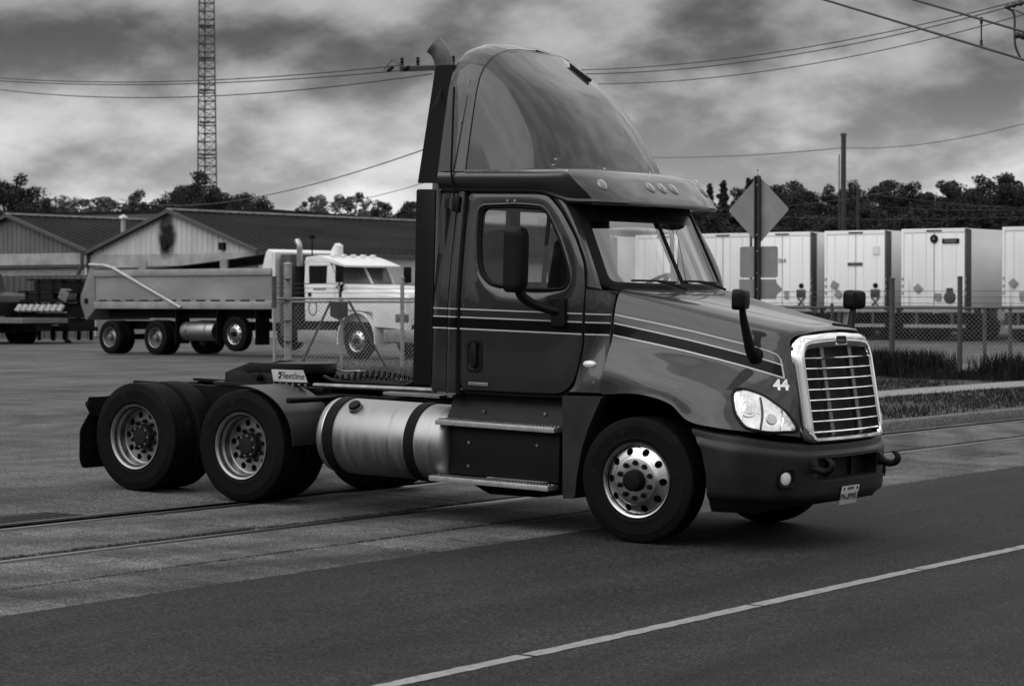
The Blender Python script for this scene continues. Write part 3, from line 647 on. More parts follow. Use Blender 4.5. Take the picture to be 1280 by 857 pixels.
# ---- head lamps on the nose corners
HL = [(.765, 1.255), (.867, 1.275), (1.048, 1.228), (1.25, 1.11), (1.365, .960), (1.092, .950), (.886, .982), (.79, 1.09)]
hlp = resample(roundpoly(HL, .05, 4), 64, True); hlc = np.array((1.0, 1.09))
for s in (-1, 1):
    def hrow(k, off): return [on_hood(*(hlc + (p - hlc) * k), s, off, (-.5, .866)) for p in hlp]
    hl = MB().grid([hrow(1.10, .001), hrow(1.09, .014), hrow(1.02, .018), hrow(1.0, .006)], close=True).build('headlight', M_black, TR)
    MB().grid([hrow(1.03, .004), hrow(.95, .014), hrow(.8, .007), hrow(.55, .005), hrow(.25, .006), hrow(.02, .007)], close=True).build('reflector', mat('lamp_reflector', .85, .24, metal=1, var=.25, scale=14, bump=.6, bscale=14), hl)
    pc = Vector(on_hood(.91, 1.125, s, .004, (-.5, .866))); pn = (Vector(on_hood(.91, 1.125, s, .1, (-.5, .866))) - pc).normalized()
    MB().cyl(pc, pc + pn * .014, .072, .070, n=24).build('lamp_ring', M_chrome, hl, bevel=.003)
    MB().cyl(pc + pn * .0142, pc + pn * .02, .050, .030, n=24).build('lamp_projector', mat('projector_glass', .7, .12, metal=.9), hl, bevel=.003)
    pc2 = Vector(on_hood(1.12, 1.05, s, .004, (-.5, .866))); pn2 = (Vector(on_hood(1.12, 1.05, s, .1, (-.5, .866))) - pc2).normalized()
    MB().cyl(pc2, pc2 + pn2 * .012, .048, .042, n=20).build('lamp_projector', M_alu, hl, bevel=.003)
    for x0_, z0_, x1_, z1_, wd in ((1.015, 1.215, 1.02, .965, .010), (1.21, 1.12, 1.20, .97, .008), (.84, 1.255, .845, 1.02, .007)):
        rowsd = []
        for t in np.linspace(0, 1, 10):
            xc_, zc_ = x0_ + (x1_ - x0_) * t + .02 * math.sin(math.pi * t), z0_ + (z1_ - z0_) * t
            rowsd.append([on_hood(xc_ - wd, zc_, s, .012, (-.5, .866)), on_hood(xc_, zc_, s, .022, (-.5, .866)), on_hood(xc_ + wd, zc_, s, .012, (-.5, .866))])
        MB().grid(rowsd).build('lamp_rib', M_chrome if wd < .009 else M_blackpl, hl)
    MB().grid([hrow(1.01, .010), hrow(.96, .026), hrow(.8, .034), hrow(.5, .038), hrow(.25, .039), hrow(.02, .039)], close=True).build('lens', M_lens, hl)
# ---- bumper
BP = [(.60, 1.195), (.72, 1.197), (.84, 1.185), (.95, 1.14), (1.05, 1.055), (1.135, .94), (1.2, .80), (1.245, .66), (1.275, .50), (1.29, .34), (1.298, .17), (1.30, 0)]
BPc = crom([(x, y) for x, y in BP], 60)
Zt = lambda x, y: float(np.interp(x, [.5, .6, .76, .95, 1.15, 1.24, 1.3], [.985, .955, .925, .905, .865, .845, .835]))
Zb = lambda x, y: float(np.interp(x, [.6, .95, 1.25, 1.3], [.425, .425, .41, .405]))
def brow(t, off):
    out = []
    for k, (x, y) in enumerate(BPc):
        z = Zb(x, y) + (Zt(x, y) - Zb(x, y)) * t
        sh = 0
        if k < 24: sh = (float(np.interp(z, [.42, .6, .8, .93, 1.0], [.675, .672, .62, .515, .485])) - .60) * (1 - k / 24) ** 1.5
        a = BPc[max(0, k - 1)]; b = BPc[min(59, k + 1)]; nn = np.array((-(b - a)[1], (b - a)[0])); nn = nn / np.linalg.norm(nn)
        out.append((x + sh + nn[0] * off, y + nn[1] * off, z))
    return [(x, -y, z) for x, y, z in out] + [(x, y, z) for x, y, z in out[::-1][1:]]
TS = [(0, -.05), (.0, -.02), (.035, 0), (.1, .004), (.2, .006), (.31, .008), (.36, .009), (.45, .009), (.55, .009), (.65, .009), (.72, .009), (.765, .009), (.80, .007), (.84, .0), (.865, -.016), (.90, -.02), (.95, -.02), (.985, -.024), (1, -.04), (1, -.08)]
rows = [brow(t, o) for t, o in TS]; g = MB().grid(rows)
def inhole(f):
    c = np.mean([g.V[i] for i in f], 0); return abs(c[1]) < .53 and .555 < c[2] < .735 and c[0] > 1.1
keep = [f for f in g.F if not inhole(f)]; g.F = keep
bumper = g.build('bumper', M_bump, TR, solid=-.015, smooth=45)
hole = resample(roundpoly([(-.545, .555), (.545, .555), (.545, .74), (-.545, .74)], .05, 5), 80, True)
def bx_(y): return float(np.interp(abs(y), [0, .17, .34, .5, .66], [1.30, 1.298, 1.29, 1.275, 1.245]))
hcn = np.array((0, .648))
def hlrow(k, kz, dx): return [(bx_(p[0] * k) + dx, p[0] * k, .648 + (p[1] - .648) * kz) for p in hole]
MB().grid([hlrow(1.10, 1.22, .0), hlrow(1.085, 1.18, .026), hlrow(1.04, 1.06, .026), hlrow(1.0, .93, .006), hlrow(.985, .9, -.10)], close=True).build('intake_surround', M_bump, bumper)
MB().grid([[(bx_(y) - .09, y, z) for y in np.linspace(-.56, .56, 12)] for z in (.54, .76)]).build('intake_mesh', M_black, bumper)
for y in (-.2, .2): MB().bx(1.21, 1.235, y - .018, y + .018, .56, .735).build('intake_rib', M_blackpl, bumper)
lows = []
for t, off, dz in ((0, -.022, .0), (.5, -.045, -.06), (1, -.075, -.115)):
    r_ = brow(0, off); lows.append([(x, y, z + dz * float(np.interp(x, [.6, 1.0, 1.25, 1.3], [1, .9, .25, .1]))) for x, y, z in r_])
MB().grid(lows).build('lower_valance', M_blackpl, bumper, solid=-.01)
for s in (-1, 1):
    fp = resample(roundpoly([(-.062, -.062), (.062, -.062), (.062, .062), (-.062, .062)], .03, 5), 32, True)
    fl = MB().grid([[(o, y * k, z * k) for y, z in fp] for k, o in ((1.35, .0), (1.3, .012), (1.1, .014), (1.0, .004), (.99, -.03))], close=True).build('fog_light', M_blackpl, bumper)
    h, n, i_, t_ = caster(bumper).ray_cast(Vector((2.0, s * 1.25, .59)), Vector((-.9, -s * .42, 0)).normalized())
    if n.x < 0: n = -n
    n.z = 0; fl.location = h + n * .004; fl.rotation_euler = (0, 0, math.atan2(n.y, n.x))
    o = MB().lathe([(.001, .004), (.03, .002), (.055, -.006), (.06, -.012)], n=20, axis=0).build('lamp', M_lampl, fl)
    # tow hooks
    hk = [(1.22, .60, .66), (1.32, .60, .655), (1.365, .60, .645), (1.41, .60, .645), (1.445, .60, .665), (1.455, .60, .70), (1.435, .60, .73), (1.405, .60, .74)]
    MB().tube([(x, s * y, z) for x, y, z in crom(hk, 26)], [.03] * 10 + [.027] * 8 + list(np.linspace(.026, .012, 8)), 10).build('tow_hook', M_black, TR)
    MB().lathe([(.03, -.03), (.058, -.02), (.058, .02), (.03, .03)], n=20, axis=1).build('hook_eye', M_black, TR).location = (1.265, s * .60, .675)
pl = MB().box((0, 0, 0), (.006, .305, .152)).build('licence_plate', mat('plate_white', .42, .5, var=.15, scale=20), TR, bevel=.002); pl.location = (1.325, -.02, .418); pl.rotation_euler = (0, R(10), 0)
text('plate_number', 'PN-89903', .078, M_black, pl, (.0045, 0, -.016), (R(90), 0, R(90)))
text('plate_state', 'ILLINOIS', .03, M_black, pl, (.0045, 0, .055), (R(90), 0, R(90)))
for y in (-.115, .115): MB().cyl((.002, y, .055), (.007, y, .055), .012, n=8).build('plate_bolt', M_black, pl)
# ---- mirrors
for s in (-1, 1):
    mo = resample(roundpoly([(-.085, -.265), (.085, -.265), (.085, .265), (-.085, .265)], .05, 5), 44, True)
    rows = [[(x, s * (-1) * 0 + a * k, z * k) for a, z in mo] for x, k in ((-.075, .90), (-.078, .985), (-.06, 1.03), (.02, 1.03), (.06, .97), (.078, .82), (.084, .5), (.085, .05))]
    mr_ = MB().grid(rows, close=True).build('side_mirror', M_blackpl, TR); mr_.location = (-1.075, s * 1.40, 2.262); mr_.rotation_euler = (0, 0, s * R(-8))
    MB().bx(-.0745, -.0725, -.075, .075, -.24, .24).build('mirror_glass', M_chrome, mr_)
    arm = crom([(-1.06, s * 1.37, 2.02), (-1.045, s * 1.345, 1.96), (-.99, s * 1.27, 1.90), (-.90, s * 1.19, 1.86), (-.83, s * 1.13, 1.84)], 18)
    MB().tube([tuple(p) for p in arm], list(np.linspace(.045, .034, 18)), 10).build('mirror_arm', M_blackpl, TR)
    mo2 = resample(roundpoly([(-.075, -.125), (.075, -.125), (.06, .125), (-.09, .125)], .03, 4), 32, True)
    o = MB().grid([[(x * k, s * y, z * k) for x, z in mo2] for k, y in ((1, -.02), (1, .025), (.9, .045), (.5, .05), (.02, .05))], close=True).build('mirror_mount', M_blackpl, TR); o.location = (-.82, s * 1.10, 1.835)
    mo3 = resample(roundpoly([(-.10, -.078), (.10, -.078), (.10, .085), (-.10, .085)], .045, 5), 40, True)
    hm = MB().grid([[(x, a * k, z * k) for a, z in mo3] for x, k in ((-.045, .88), (-.048, .98), (-.03, 1.02), (.02, 1.0), (.05, .86), (.062, .5), (.063, .05))], close=True).build('hood_mirror', M_blackpl, TR)
    hm.location = (.815, s * 1.0, 1.985); hm.rotation_euler = (0, 0, s * R(-14))
    MB().bx(-.046, -.0435, -.085, .085, -.065, .07).build('mirror_glass', M_chrome, hm)
    b = on_hood(.83, 1.53, s, .0)
    arm = crom([(.815, s * .975, 1.92), (.818, s * .95, 1.83), (.825, s * .90, 1.70), (.83, s * .845, 1.58), (.83, abs(b[1]) * s * 1.0, 1.52)], 20)
    MB().tube([tuple(p) for p in arm], list(np.linspace(.026, .05, 20)), 10).build('hood_mirror_arm', M_blackpl, TR)
    o = MB().lathe([(.001, .03), (.03, .028), (.062, .012), (.068, -.04)], n=22, axis=1).build('hood_mirror_base', M_blackpl, TR); o.location = tuple(b); o.scale = (1, 1, 1.2)
    if s < 0: o.rotation_euler = (0, 0, math.pi)
# ---- cab inside
MB().bx(-2.10, -.62, -1.0, 1.0, 1.16, 1.22).build('cab_floor', M_int, TR)
cw = MB()
for y0, y1, z0, z1 in ((-1.07, 1.07, 1.15, 2.06), (-1.0, 1.0, 2.69, 2.83), (-1.06, -.95, 2.06, 2.69), (.95, 1.06, 2.06, 2.69), (-.07, .07, 2.06, 2.69)): cw.bx(-2.12, -2.06, y0, y1, z0, z1)
cw.build('cab_back_wall', M_int, TR)
MB().bx(-2.095, -2.088, -.95, .95, 2.06, 2.69).build('back_window', M_glass, TR)
MB().bx(-2.1, -.86, -.92, .92, 2.765, 2.79).build('headliner', M_intl, TR)
dash = MB().grid([[(x, y, z) for x, z in ((-.42, 1.99), (-.55, 2.01), (-.75, 1.99), (-.85, 1.93), (-.86, 1.75), (-.80, 1.5), (-.75, 1.2))] for y in np.linspace(-.95, .95, 9)]).build('dashboard', M_int, TR)
for s in (-1, 1):
    MB().grid([[(-.545 - .32 * t, s * (.955 - .06 * t) * k, 2.06 + .67 * t) for k in (.985, .86)] for t in np.linspace(0, 1, 6)]).build('pillar_trim', M_intl, TR)
    MB().bx(-1.9, -.8, s * .985, s * 1.04, 1.25, 2.02).build('door_card', M_int, TR)
    yy_ = s * .52
    st = MB().box((-1.45, yy_, 1.62), (.52, .50, .14)).build('seat', M_int, TR, bevel=.05)
    q = roundpoly([(-.25, 0), (.25, 0), (.22, .62), (.13, .70), (.13, .86), (-.13, .86), (-.13, .70), (-.22, .62)], .06, 4)
    MB().prism(q, -.07, .07, axis=0).build('seat_back', M_int, st, bevel=.03, loc=(-1.75, yy_, 1.66), rot=(0, R(-10), 0))
sw = MB()
sw.tube([(.23 * math.cos(t), .23 * math.sin(t), 0) for t in np.linspace(0, 2 * math.pi, 33)], .018, 8, caps=False); sw.tube([(-.22, 0, 0), (0, 0, -.03), (.22, 0, 0)], .02, 6).tube([(0, 0, -.03), (0, -.2, 0)], .02, 6).cyl((0, 0, -.2), (0, 0, .0), .05, n=12)
sw.build('steering_wheel', M_int, TR, loc=(-.93, .52, 2.02), rot=(0, R(-38), 0))
# ---- exhaust stack behind the cab
ex = crom([(-2.36, -.72, 1.3), (-2.36, -.72, 3.0), (-2.36, -.72, 3.80), (-2.36, -.72, 3.91), (-2.375, -.73, 4.00), (-2.41, -.745, 4.075), (-2.45, -.765, 4.115)], 44)
MB().tube([tuple(p) for p in ex], [.078] * 34 + list(np.linspace(.078, .082, 10)), 18, caps=False).build('exhaust_stack', mat('stack_steel', .13, .5, metal=.8, var=.3, scale=7), TR, solid=-.004)
# ---- chassis
for s in (-1, 1):
    fr = MB().bx(-6.25, .85, s * .39, s * .47, .96, .985).bx(-6.25, .85, s * .39, s * .47, .72, .745).bx(-6.25, .85, s * .455, s * .47, .745, .96)
    fr.build('frame_rail', M_dark, TR)
for x in (-6.2, -4.87, -3.55, -2.7): MB().bx(x - .06, x + .06, -.39, .39, .76, .95).build('cross_member', M_dark, TR)
MB().bx(-6.25, -3.0, -.37, .37, .99, .996).build('rail_flange', M_dark, TR) if False else None
for s in (-1, 1):
    MB().tube([(-2.35, s * .40, 1.075), (-2.9, s * .41, 1.07), (-4.0, s * .42, 1.05)], .022, 8).build('deck_tube', M_steel, TR)
    MB().tube([(-2.35, s * .28, 1.13), (-3.1, s * .16, 1.10), (-3.9, s * .1, 1.10)], .016, 8).build('air_line', M_black, TR)
dk = MB()
for k in range(7): dk.bx(-3.05, -2.42, -.60 + k * .2, -.48 + k * .2, 1.02, 1.045)
dk.build('deck_plate', M_steel, TR)
hs = MB()
random.seed(4)
for k in range(4):
    pts = [(-2.25, -.25 + .16 * k, 1.75 - .06 * k)]
    for j, t in enumerate(np.linspace(.15, 1, 9)): pts.append((-2.3 - 1.75 * t, -.25 + .16 * k + random.uniform(-.05, .05), 1.7 - .06 * k - 2.1 * t * (1 - t * .72) + random.uniform(-.02, .02)))
    pts = [(x, y, max(1.09, z)) for x, y, z in pts]
    MB().tube([tuple(p) for p in crom(pts, 40)], .017, 7).build('air_hose', M_black, TR)
for yk, zk in ((-.18, 1.14), (.10, 1.16)):
    cpts = [(-3.95 + 1.35 * t, yk + .035 * math.cos(t * 150) + .10 * math.sin(t * 5), zk - .03 + .03 * math.sin(t * 150) + .02 * math.sin(t * 9)) for t in np.linspace(0, 1, 300)]
    MB().tube(cpts, .009, 4).build('coiled_air_line', M_black, TR)
    MB().tube([tuple(p) for p in crom([cpts[-1], (-2.45, yk, 1.22), (-2.3, yk, 1.5), (-2.16, yk, 1.7)], 14)], .013, 6).build('air_hose', M_black, TR)
# fifth wheel
fo = []
for t in np.linspace(R(-70), R(70), 20): fo.append((-4.70 + .50 * math.cos(t), .46 * math.sin(t) * 1.02))
fo += [(-4.75, .47), (-5.12, .40), (-5.19, .24), (-4.72, .055), (-4.60, 0), (-4.72, -.055), (-5.19, -.24), (-5.12, -.40), (-4.75, -.47)]
fw = MB().prism(fo, 1.13, 1.225, axis=2)
fw.V = [(x, y, z - max(0, -4.85 - x) * .42) for x, y, z in fw.V]
fw = fw.build('fifth_wheel', M_grease, TR, bevel=.012); fw.location = (0, 0, .01)
for s in (-1, 1):
    MB().prism([(-4.95, 1.14), (-4.35, 1.14), (-4.15, .99), (-5.15, .99)], s * .30, s * .46).build('fifth_wheel_bracket', M_grease, TR, bevel=.01)
    MB().bx(-5.2, -3.85, s * .34, s * .48, .99, 1.03).build('mounting_angle', M_grease, TR, bevel=.006)
MB().cyl((-4.62, -.55, 1.10), (-4.62, .55, 1.10), .035, n=12).build('pivot_shaft', M_grease, TR)
MB().tube([tuple(p) for p in crom([(-4.25, .2, 1.17), (-4.1, .15, 1.16), (-3.95, .1, 1.17), (-3.86, .06, 1.175), (-3.83, .12, 1.17), (-3.93, .16, 1.165)], 24)], .012, 6).build('release_handle', M_steel, TR)
# quarter fenders, name plate and bracket
XM, XR, RT = -4.21, -5.53, .51
for s in (-1, 1):
    rows = []
    for t in np.linspace(R(2), R(92), 22):
        r_ = .625 if t < R(60) else .625 + (t - R(60)) * .05
        rows.append([(XM + r_ * math.cos(t), s * y, .525 + .535 * math.sin(t) ** .9) for y in np.linspace(.58, 1.2, 6)])
    qf = MB().grid(rows).build('quarter_fender', M_skirt, TR, solid=.008)
    q = [(-4.33, 1.075), (-3.93, 1.085), (-3.985, 1.195), (-4.36, 1.185)]
    pb = MB().prism(q, s * .60, s * .612).build('fender_plate', mat('plate_alu', .46, .45, metal=.3, var=.25, scale=7), qf)
    if s > 0: bpy.data.objects.remove(pb)
    MB().bx(-4.34, -3.91, s * .585, s * .625, 1.045, 1.078).build('plate_strip', M_dark, qf)
    for k in range(6): MB().cyl((-4.31 + k * .076, s * .62, 1.062), (-4.31 + k * .076, s * .632, 1.062), .011, n=8).build('bolt', M_alu, qf)
    if s < 0:
        text('fender_lettering', 'Fleetline', .088, M_black, qf, (-4.105, -.6145, 1.135), (R(90), 0, 0))
        MB().prism([(-4.275, 1.145), (-4.245, 1.145), (-4.26, 1.175)], -.6145, -.6125).prism([(-4.275, 1.125), (-4.26, 1.095), (-4.245, 1.125)], -.6145, -.6125).build('fender_emblem', M_black, qf)
    MB().cyl((-3.64, s * .45, .955), (-3.64, s * 1.215, .955), .028, n=12).build('fender_bracket', M_blackpl, TR, bevel=.004)
    # rear mud flaps on angled arms
    mf = MB().prism(roundpoly([(s * .62, .17), (s * 1.20, .17), (s * 1.24, .26), (s * 1.24, .54), (s * 1.12, .70), (s * .66, .70)], .03, 3), -6.20, -6.188, axis=0).build('mud_flap', M_rubber, TR)
    MB().tube([(-6.1, s * .47, .9), (-6.17, s * .7, .86), (-6.2, s * 1.15, .78)], .025, 8).build('flap_arm', M_dark, TR)
    MB().prism([(s * .66, .66), (s * 1.13, .66), (s * 1.2, .76), (s * 1.17, .85), (s * .66, .85)], -6.16, -6.15, axis=0).build('flap_holder', M_dark, TR)
# axles and suspension
for x in (XM, XR):
    MB().cyl((x, -.95, RT), (x, .95, RT), .085, n=14).lathe([(.05, -.24), (.17, -.18), (.2, 0), (.17, .18), (.05, .24)], (x, 0, RT), n=20).build('drive_axle', M_dark, TR)
    for s in (-1, 1): MB().tube([(x - .45, s * .43, .62), (x, s * .43, .66), (x + .5, s * .43, .78)], .045, 8).cyl((x - .38, s * .43, .6), (x - .38, s * .43, .80), .13, n=16).build('suspension_arm', M_dark, TR)
MB().cyl((-4.0, 0, .66), (-1.5, 0, .74), .06, n=12).build('drive_shaft', M_dark, TR)
MB().bx(-.08, .08, -.95, .95, .40, .52).build('front_axle', M_dark, TR)
MB().bx(-.55, 1.0, -.36, .36, .52, 1.25).build('engine_block', M_dark, TR)
MB().bx(-1.9, -.55, -.30, .30, .55, 1.05).build('gearbox', M_dark, TR)
# ---- fuel tanks, steps and boxes on both sides
for s in (-1, 1):
    X0, X1, rt = -3.36, -1.93, .335; cy_, cz_ = s * .865, .655
    prof = [(.001, X0 - .012), (.16, X0 - .008), (.27, X0 + .004), (.315, X0 + .022), (.33, X0 + .045), (rt, X0 + .06), (rt, X1 - .06), (.33, X1 - .045), (.315, X1 - .022), (.27, X1 - .004), (.16, X1 + .008), (.001, X1 + .012)]
    tk = MB().lathe(prof, (0, cy_, cz_), n=72, axis=0).build('fuel_tank', M_tank, TR)
    for xs in (-3.20, -2.30):
        MB().lathe([(rt + .001, xs - .052), (rt + .010, xs - .05), (rt + .010, xs + .05), (rt + .001, xs + .052)], (0, cy_, cz_), n=64, axis=0).build('tank_strap', M_dark, tk, smooth=30)
    MB().lathe([(rt + .0005, -3.272), (rt + .004, -3.268), (rt + .004, -3.26), (rt + .0005, -3.256)], (0, cy_, cz_), n=64, axis=0).build('tank_weld', M_alu, tk)
    ca = R(38); cp_ = np.array((-2.98, cy_ + s * rt * math.sin(ca), cz_ + rt * math.cos(ca))); cn = np.array((0, s * math.sin(ca), math.cos(ca)))
    MB().cyl(cp_ - cn * .03, cp_ + cn * .025, .07, .065, n=20).build('filler_neck', M_steel, tk)
    MB().cyl(cp_ + cn * .025, cp_ + cn * .052, .058, .052, n=18).build('filler_cap', M_black, tk, bevel=.006)
    MB().bx(-1.93, -.80, s * .50, s * 1.10, .42, .835).build('battery_box', M_blackpl, TR, bevel=.015)
    MB().prism([(s * 1.10, .88), (s * 1.09, .90), (s * 1.0, 1.06), (s * .6, 1.06), (s * .6, .88)], -1.97, -.78, axis=0).build('box_lid', M_blackpl, TR, bevel=.01)
    for x0, x1, z, yo in ((-2.005, -.785, .865, 1.215), (-2.05, -.825, .382, 1.225)):
        st = MB().bx(x0, x1, s * (yo - .17), s * yo, z - .024, z + .020).build('step_tread', M_steel if z > .9 else mat('step_aluminium', .42, .4, metal=.8, var=.25, scale=12), TR, bevel=.004)
        tth = MB()
        for k in range(38):
            x = x0 + .03 + (x1 - x0 - .06) * k / 37
            for yy_ in (.02, .07, .12): tth.box((x, s * (yo - yy_), z + .024), (.016, .028, .012))
        tag(tth.build('grip_teeth', M_alu, st, smooth=0), kind='stuff')
        for xx_ in (x0 + .10, x1 - .10): MB().bx(xx_ - .03, xx_ + .03, s * .9, s * (yo - .17), z - .02, z + .01).build('step_bracket', M_dark, TR)
    for x, z in ((-1.72, .70), (-1.02, .72), (-1.72, .50), (-1.60, .97), (-.98, .985)):
        yb_ = 1.10 if z < .85 else 1.10 - (z - .90) * .55
        MB().cyl((x, s * (yb_ - .04), z), (x, s * (yb_ + .012), z), .013, n=8).build('bolt', M_alu, TR)
    MB().bx(-1.95, -.78, s * .5, s * 1.0, 1.06, 1.13).build('sill_trim', M_dark, TR)
    MB().bx(-.78, -.70, s * .62, s * 1.08, .36, 1.12).build('box_end', M_dark, TR)
    MB().cyl((-.765, s * .9, .42), (-.755, s * .9, .9), .085, n=16).build('air_drier', M_blackpl, TR)
    MB().tube([(-1.9, s * .8, .38), (-1.7, s * .8, .30), (-1.2, s * .8, .31), (-.9, s * .8, .36)], .06, 8).build('under_pipe', M_dark, TR)
    # skirt behind the steer wheel, wheel-well liner
    sk = [(-.732, 1.150), (-.345, 1.168), (-.375, 1.10), (-.41, 1.03), (-.47, .90), (-.53, .72), (-.57, .50), (-.585, .315), (-.705, .305)]
    SK = resample(sk, 90, True)
    rows = [[(x * 1.0, s * y, z) for x, z in SK] for y in (.80, 1.165)] + [[(-.60 + (x + .60) * .985, s * 1.182, .75 + (z - .75) * .99) for x, z in SK]]
    m_ = MB().grid(rows, close=True); n_ = len(SK); m_.F.append(tuple(range(2 * n_, 3 * n_))); m_.build('fender_skirt', M_skirt, TR, smooth=40)
    rows = [[(.665 * math.cos(t), s * y, RT + .665 * math.sin(t)) for y in (.55, .85, 1.12)] for t in np.linspace(R(5), R(178), 28)]
    MB().grid(rows).build('wheel_liner', M_dark, TR)
    MB().grid([[(x, s * .56, z) for x in (-.7, .75)] for z in (.45, 1.2)]).build('inner_liner', M_dark, TR)
# ---- wheels
def tyre_mesh(R_=.51, hw=.14, rim=.292, n=72):
    pr = [(rim - .02, -.10), (rim, -.118), (rim + .02, -.126), (rim + .045, -.136), (rim + .055, -.1335), (.385, -.139), (.42, -.139), (.438, -.1395), (.442, -.137), (.465, -.1345), (.485, -.128), (.497, -.124), (R_ - .004, -.117)]
    tr = []
    for a in (-.088, -.044, 0, .044, .088):
        w = .0065; dd = .014; b = -.002 * (abs(a) / .088) ** 2
        tr += [(R_ + b, a - w), (R_ - dd, a - w * .7), (R_ - dd, a + w * .7), (R_ + b, a + w)]
    pr2 = [(r, -a) for r, a in pr[::-1]]
    k = R_ / .51
    return MB().lathe([(r * 1.0, a) for r, a in pr] + tr + pr2, n=n)
def disc_holes(rin, rout, rc, rh, af, nh=10, seg=40):
    """annulus with nh round holes, pressed to the depth af(r)"""
    mb = MB(); h = math.pi / nh
    poly = [(rout * math.cos(t), rout * math.sin(t)) for t in np.linspace(-h, h, 13)] + [(rin * math.cos(t), rin * math.sin(t)) for t in np.linspace(h, -h, 9)]
    ang = [2 * math.pi * i / seg for i in range(seg)]; c = np.array((rc, 0.0))
    # include the sector's own corners so neighbours meet
    for p in ((rout * math.cos(h), rout * math.sin(h)), (rin * math.cos(h), rin * math.sin(h))):
        a = math.atan2(p[1], p[0] - rc); ang += [a % (2 * math.pi), (-a) % (2 * math.pi)]
    ang = sorted(ang); out = polar(poly, c, ang); inn = [c + rh * np.array((math.cos(a), math.sin(a))) for a in ang]
    for k in range(nh):
        t0 = 2 * math.pi * k / nh; cs, sn = math.cos(t0), math.sin(t0); rows = []
        for f in (0, .5, 1.0):
            row = []
            for o, i in zip(out, inn):
                p = o + (i - o) * f; x, z = p[0] * cs - p[1] * sn, p[0] * sn + p[1] * cs; row.append((x, -af(math.hypot(x, z)), z))
            rows.append(row)
        rows.append([(x, y + .02, z) for x, y, z in rows[-1]])
        mb.grid(rows, close=True)
    return mb
def wheel(kind, name='wheel'):
    """a wheel whose outside faces -Y; origin at its centre"""
    if kind == 'steer':
        af = lambda r: float(np.interp(r, [.10, .175, .19, .205, .275], [.150, .150, .146, .132, .100]))
        mb = disc_holes(.196, .272, .236, .030, af)
        mb.lathe([(.09, -.12), (.09, -.150), (.178, -.150), (.190, -.146), (.196, -af(.196))], n=60)
        mb.lathe([(.272, -af(.272)), (.277, -.094), (.279, -.10), (.283, -.122), (.290, -.1335), (.303, -.136), (.306, -.130), (.303, -.11), (.285, -.09)], n=72)
        w = mb.build(name, M_alu, None, smooth=50)
        MB().lathe([(.29, -.02), (.27, -.05), (.20, -.07), (.05, -.07)], n=36).build('brake_drum', M_dark, w)
        MB().lathe([(.088, -.14), (.086, -.20), (.078, -.222), (.06, -.228), (.03, -.23), (.001, -.231)], n=28).build('hub_cap', M_dark, w)
        for k in range(10):
            t = 2 * math.pi * (k + .5) / 10; p = (.143 * math.cos(t), .143 * math.sin(t))
            MB().cyl((p[0], -.148, p[1]), (p[0], -.170, p[1]), .023, .022, n=6).cyl((p[0], -.17, p[1]), (p[0], -.19, p[1]), .013, n=8).build('lug_nut', M_dark, w)
    elif kind == 'drive':
        af = lambda r: float(np.interp(r, [.1, .255, .262], [-.012, -.012, -.006]))
        mb = disc_holes(.165, .245, .207, .030, af)
        mb.lathe([(.10, .014), (.155, .012), (.165, .012)], n=60)
        mb.lathe([(.245, .012), (.254, .008), (.258, -.01), (.259, -.05), (.264, -.062), (.272, -.068), (.276, -.08), (.278, -.105), (.283, -.122), (.290, -.1335), (.303, -.136), (.306, -.130), (.303, -.11)], n=72)
        w = mb.build(name, mat('drive_rim', .27, .42, metal=1.0, var=.3, scale=6, rvar=.1), None, smooth=50)
        MB().lathe([(.262, .04), (.2, .05), (.05, .05)], n=36).build('brake_drum', M_dark, w)
        MB().lathe([(.118, .03), (.116, -.03), (.105, -.045), (.075, -.05), (.072, -.062), (.001, -.066)], n=28).build('hub_cap', M_grease, w)
        for k in range(8):
            t = 2 * math.pi * k / 8; MB().cyl((.092 * math.cos(t), -.046, .092 * math.sin(t)), (.092 * math.cos(t), -.062, .092 * math.sin(t)), .012, n=6).build('axle_bolt', M_steel, w)
        for k in range(10):
            t = 2 * math.pi * (k + .5) / 10; p = (.143 * math.cos(t), .143 * math.sin(t))
            MB().cyl((p[0], .012, p[1]), (p[0], -.012, p[1]), .021, n=6).cyl((p[0], -.012, p[1]), (p[0], -.03, p[1]), .012, n=8).build('lug_nut', M_grease, w)
    else:
        w = MB().lathe([(.306, -.125), (.29, -.12), (.26, -.05), (.255, .1), (.29, .12), (.306, .125)], n=48).build(name, M_dark, None)
    t = tyre_mesh().build('tyre', M_rubber, w, smooth=32)
    return w
W1 = wheel('steer'); W2 = wheel('drive'); W3 = wheel('inner')
def put(w, first, loc, rz):
    o = w if first else copy_tree(w)
    o.parent = TR; o.location = loc; o.rotation_euler = (0, 0, rz); return o
put(W1, True, (0, -1.055, RT), R(3)); put(W1, False, (0, 1.055, RT), math.pi + R(3))
k0 = True
for x in (XM, XR):
    for s in (-1, 1):
        rz = 0 if s < 0 else math.pi
        a_ = put(W2, k0, (x, s * 1.06, RT), rz); a_.rotation_euler = (0, R(random.uniform(0, 36)), rz)
        put(W3, k0, (x, s * .715, RT), rz); k0 = False
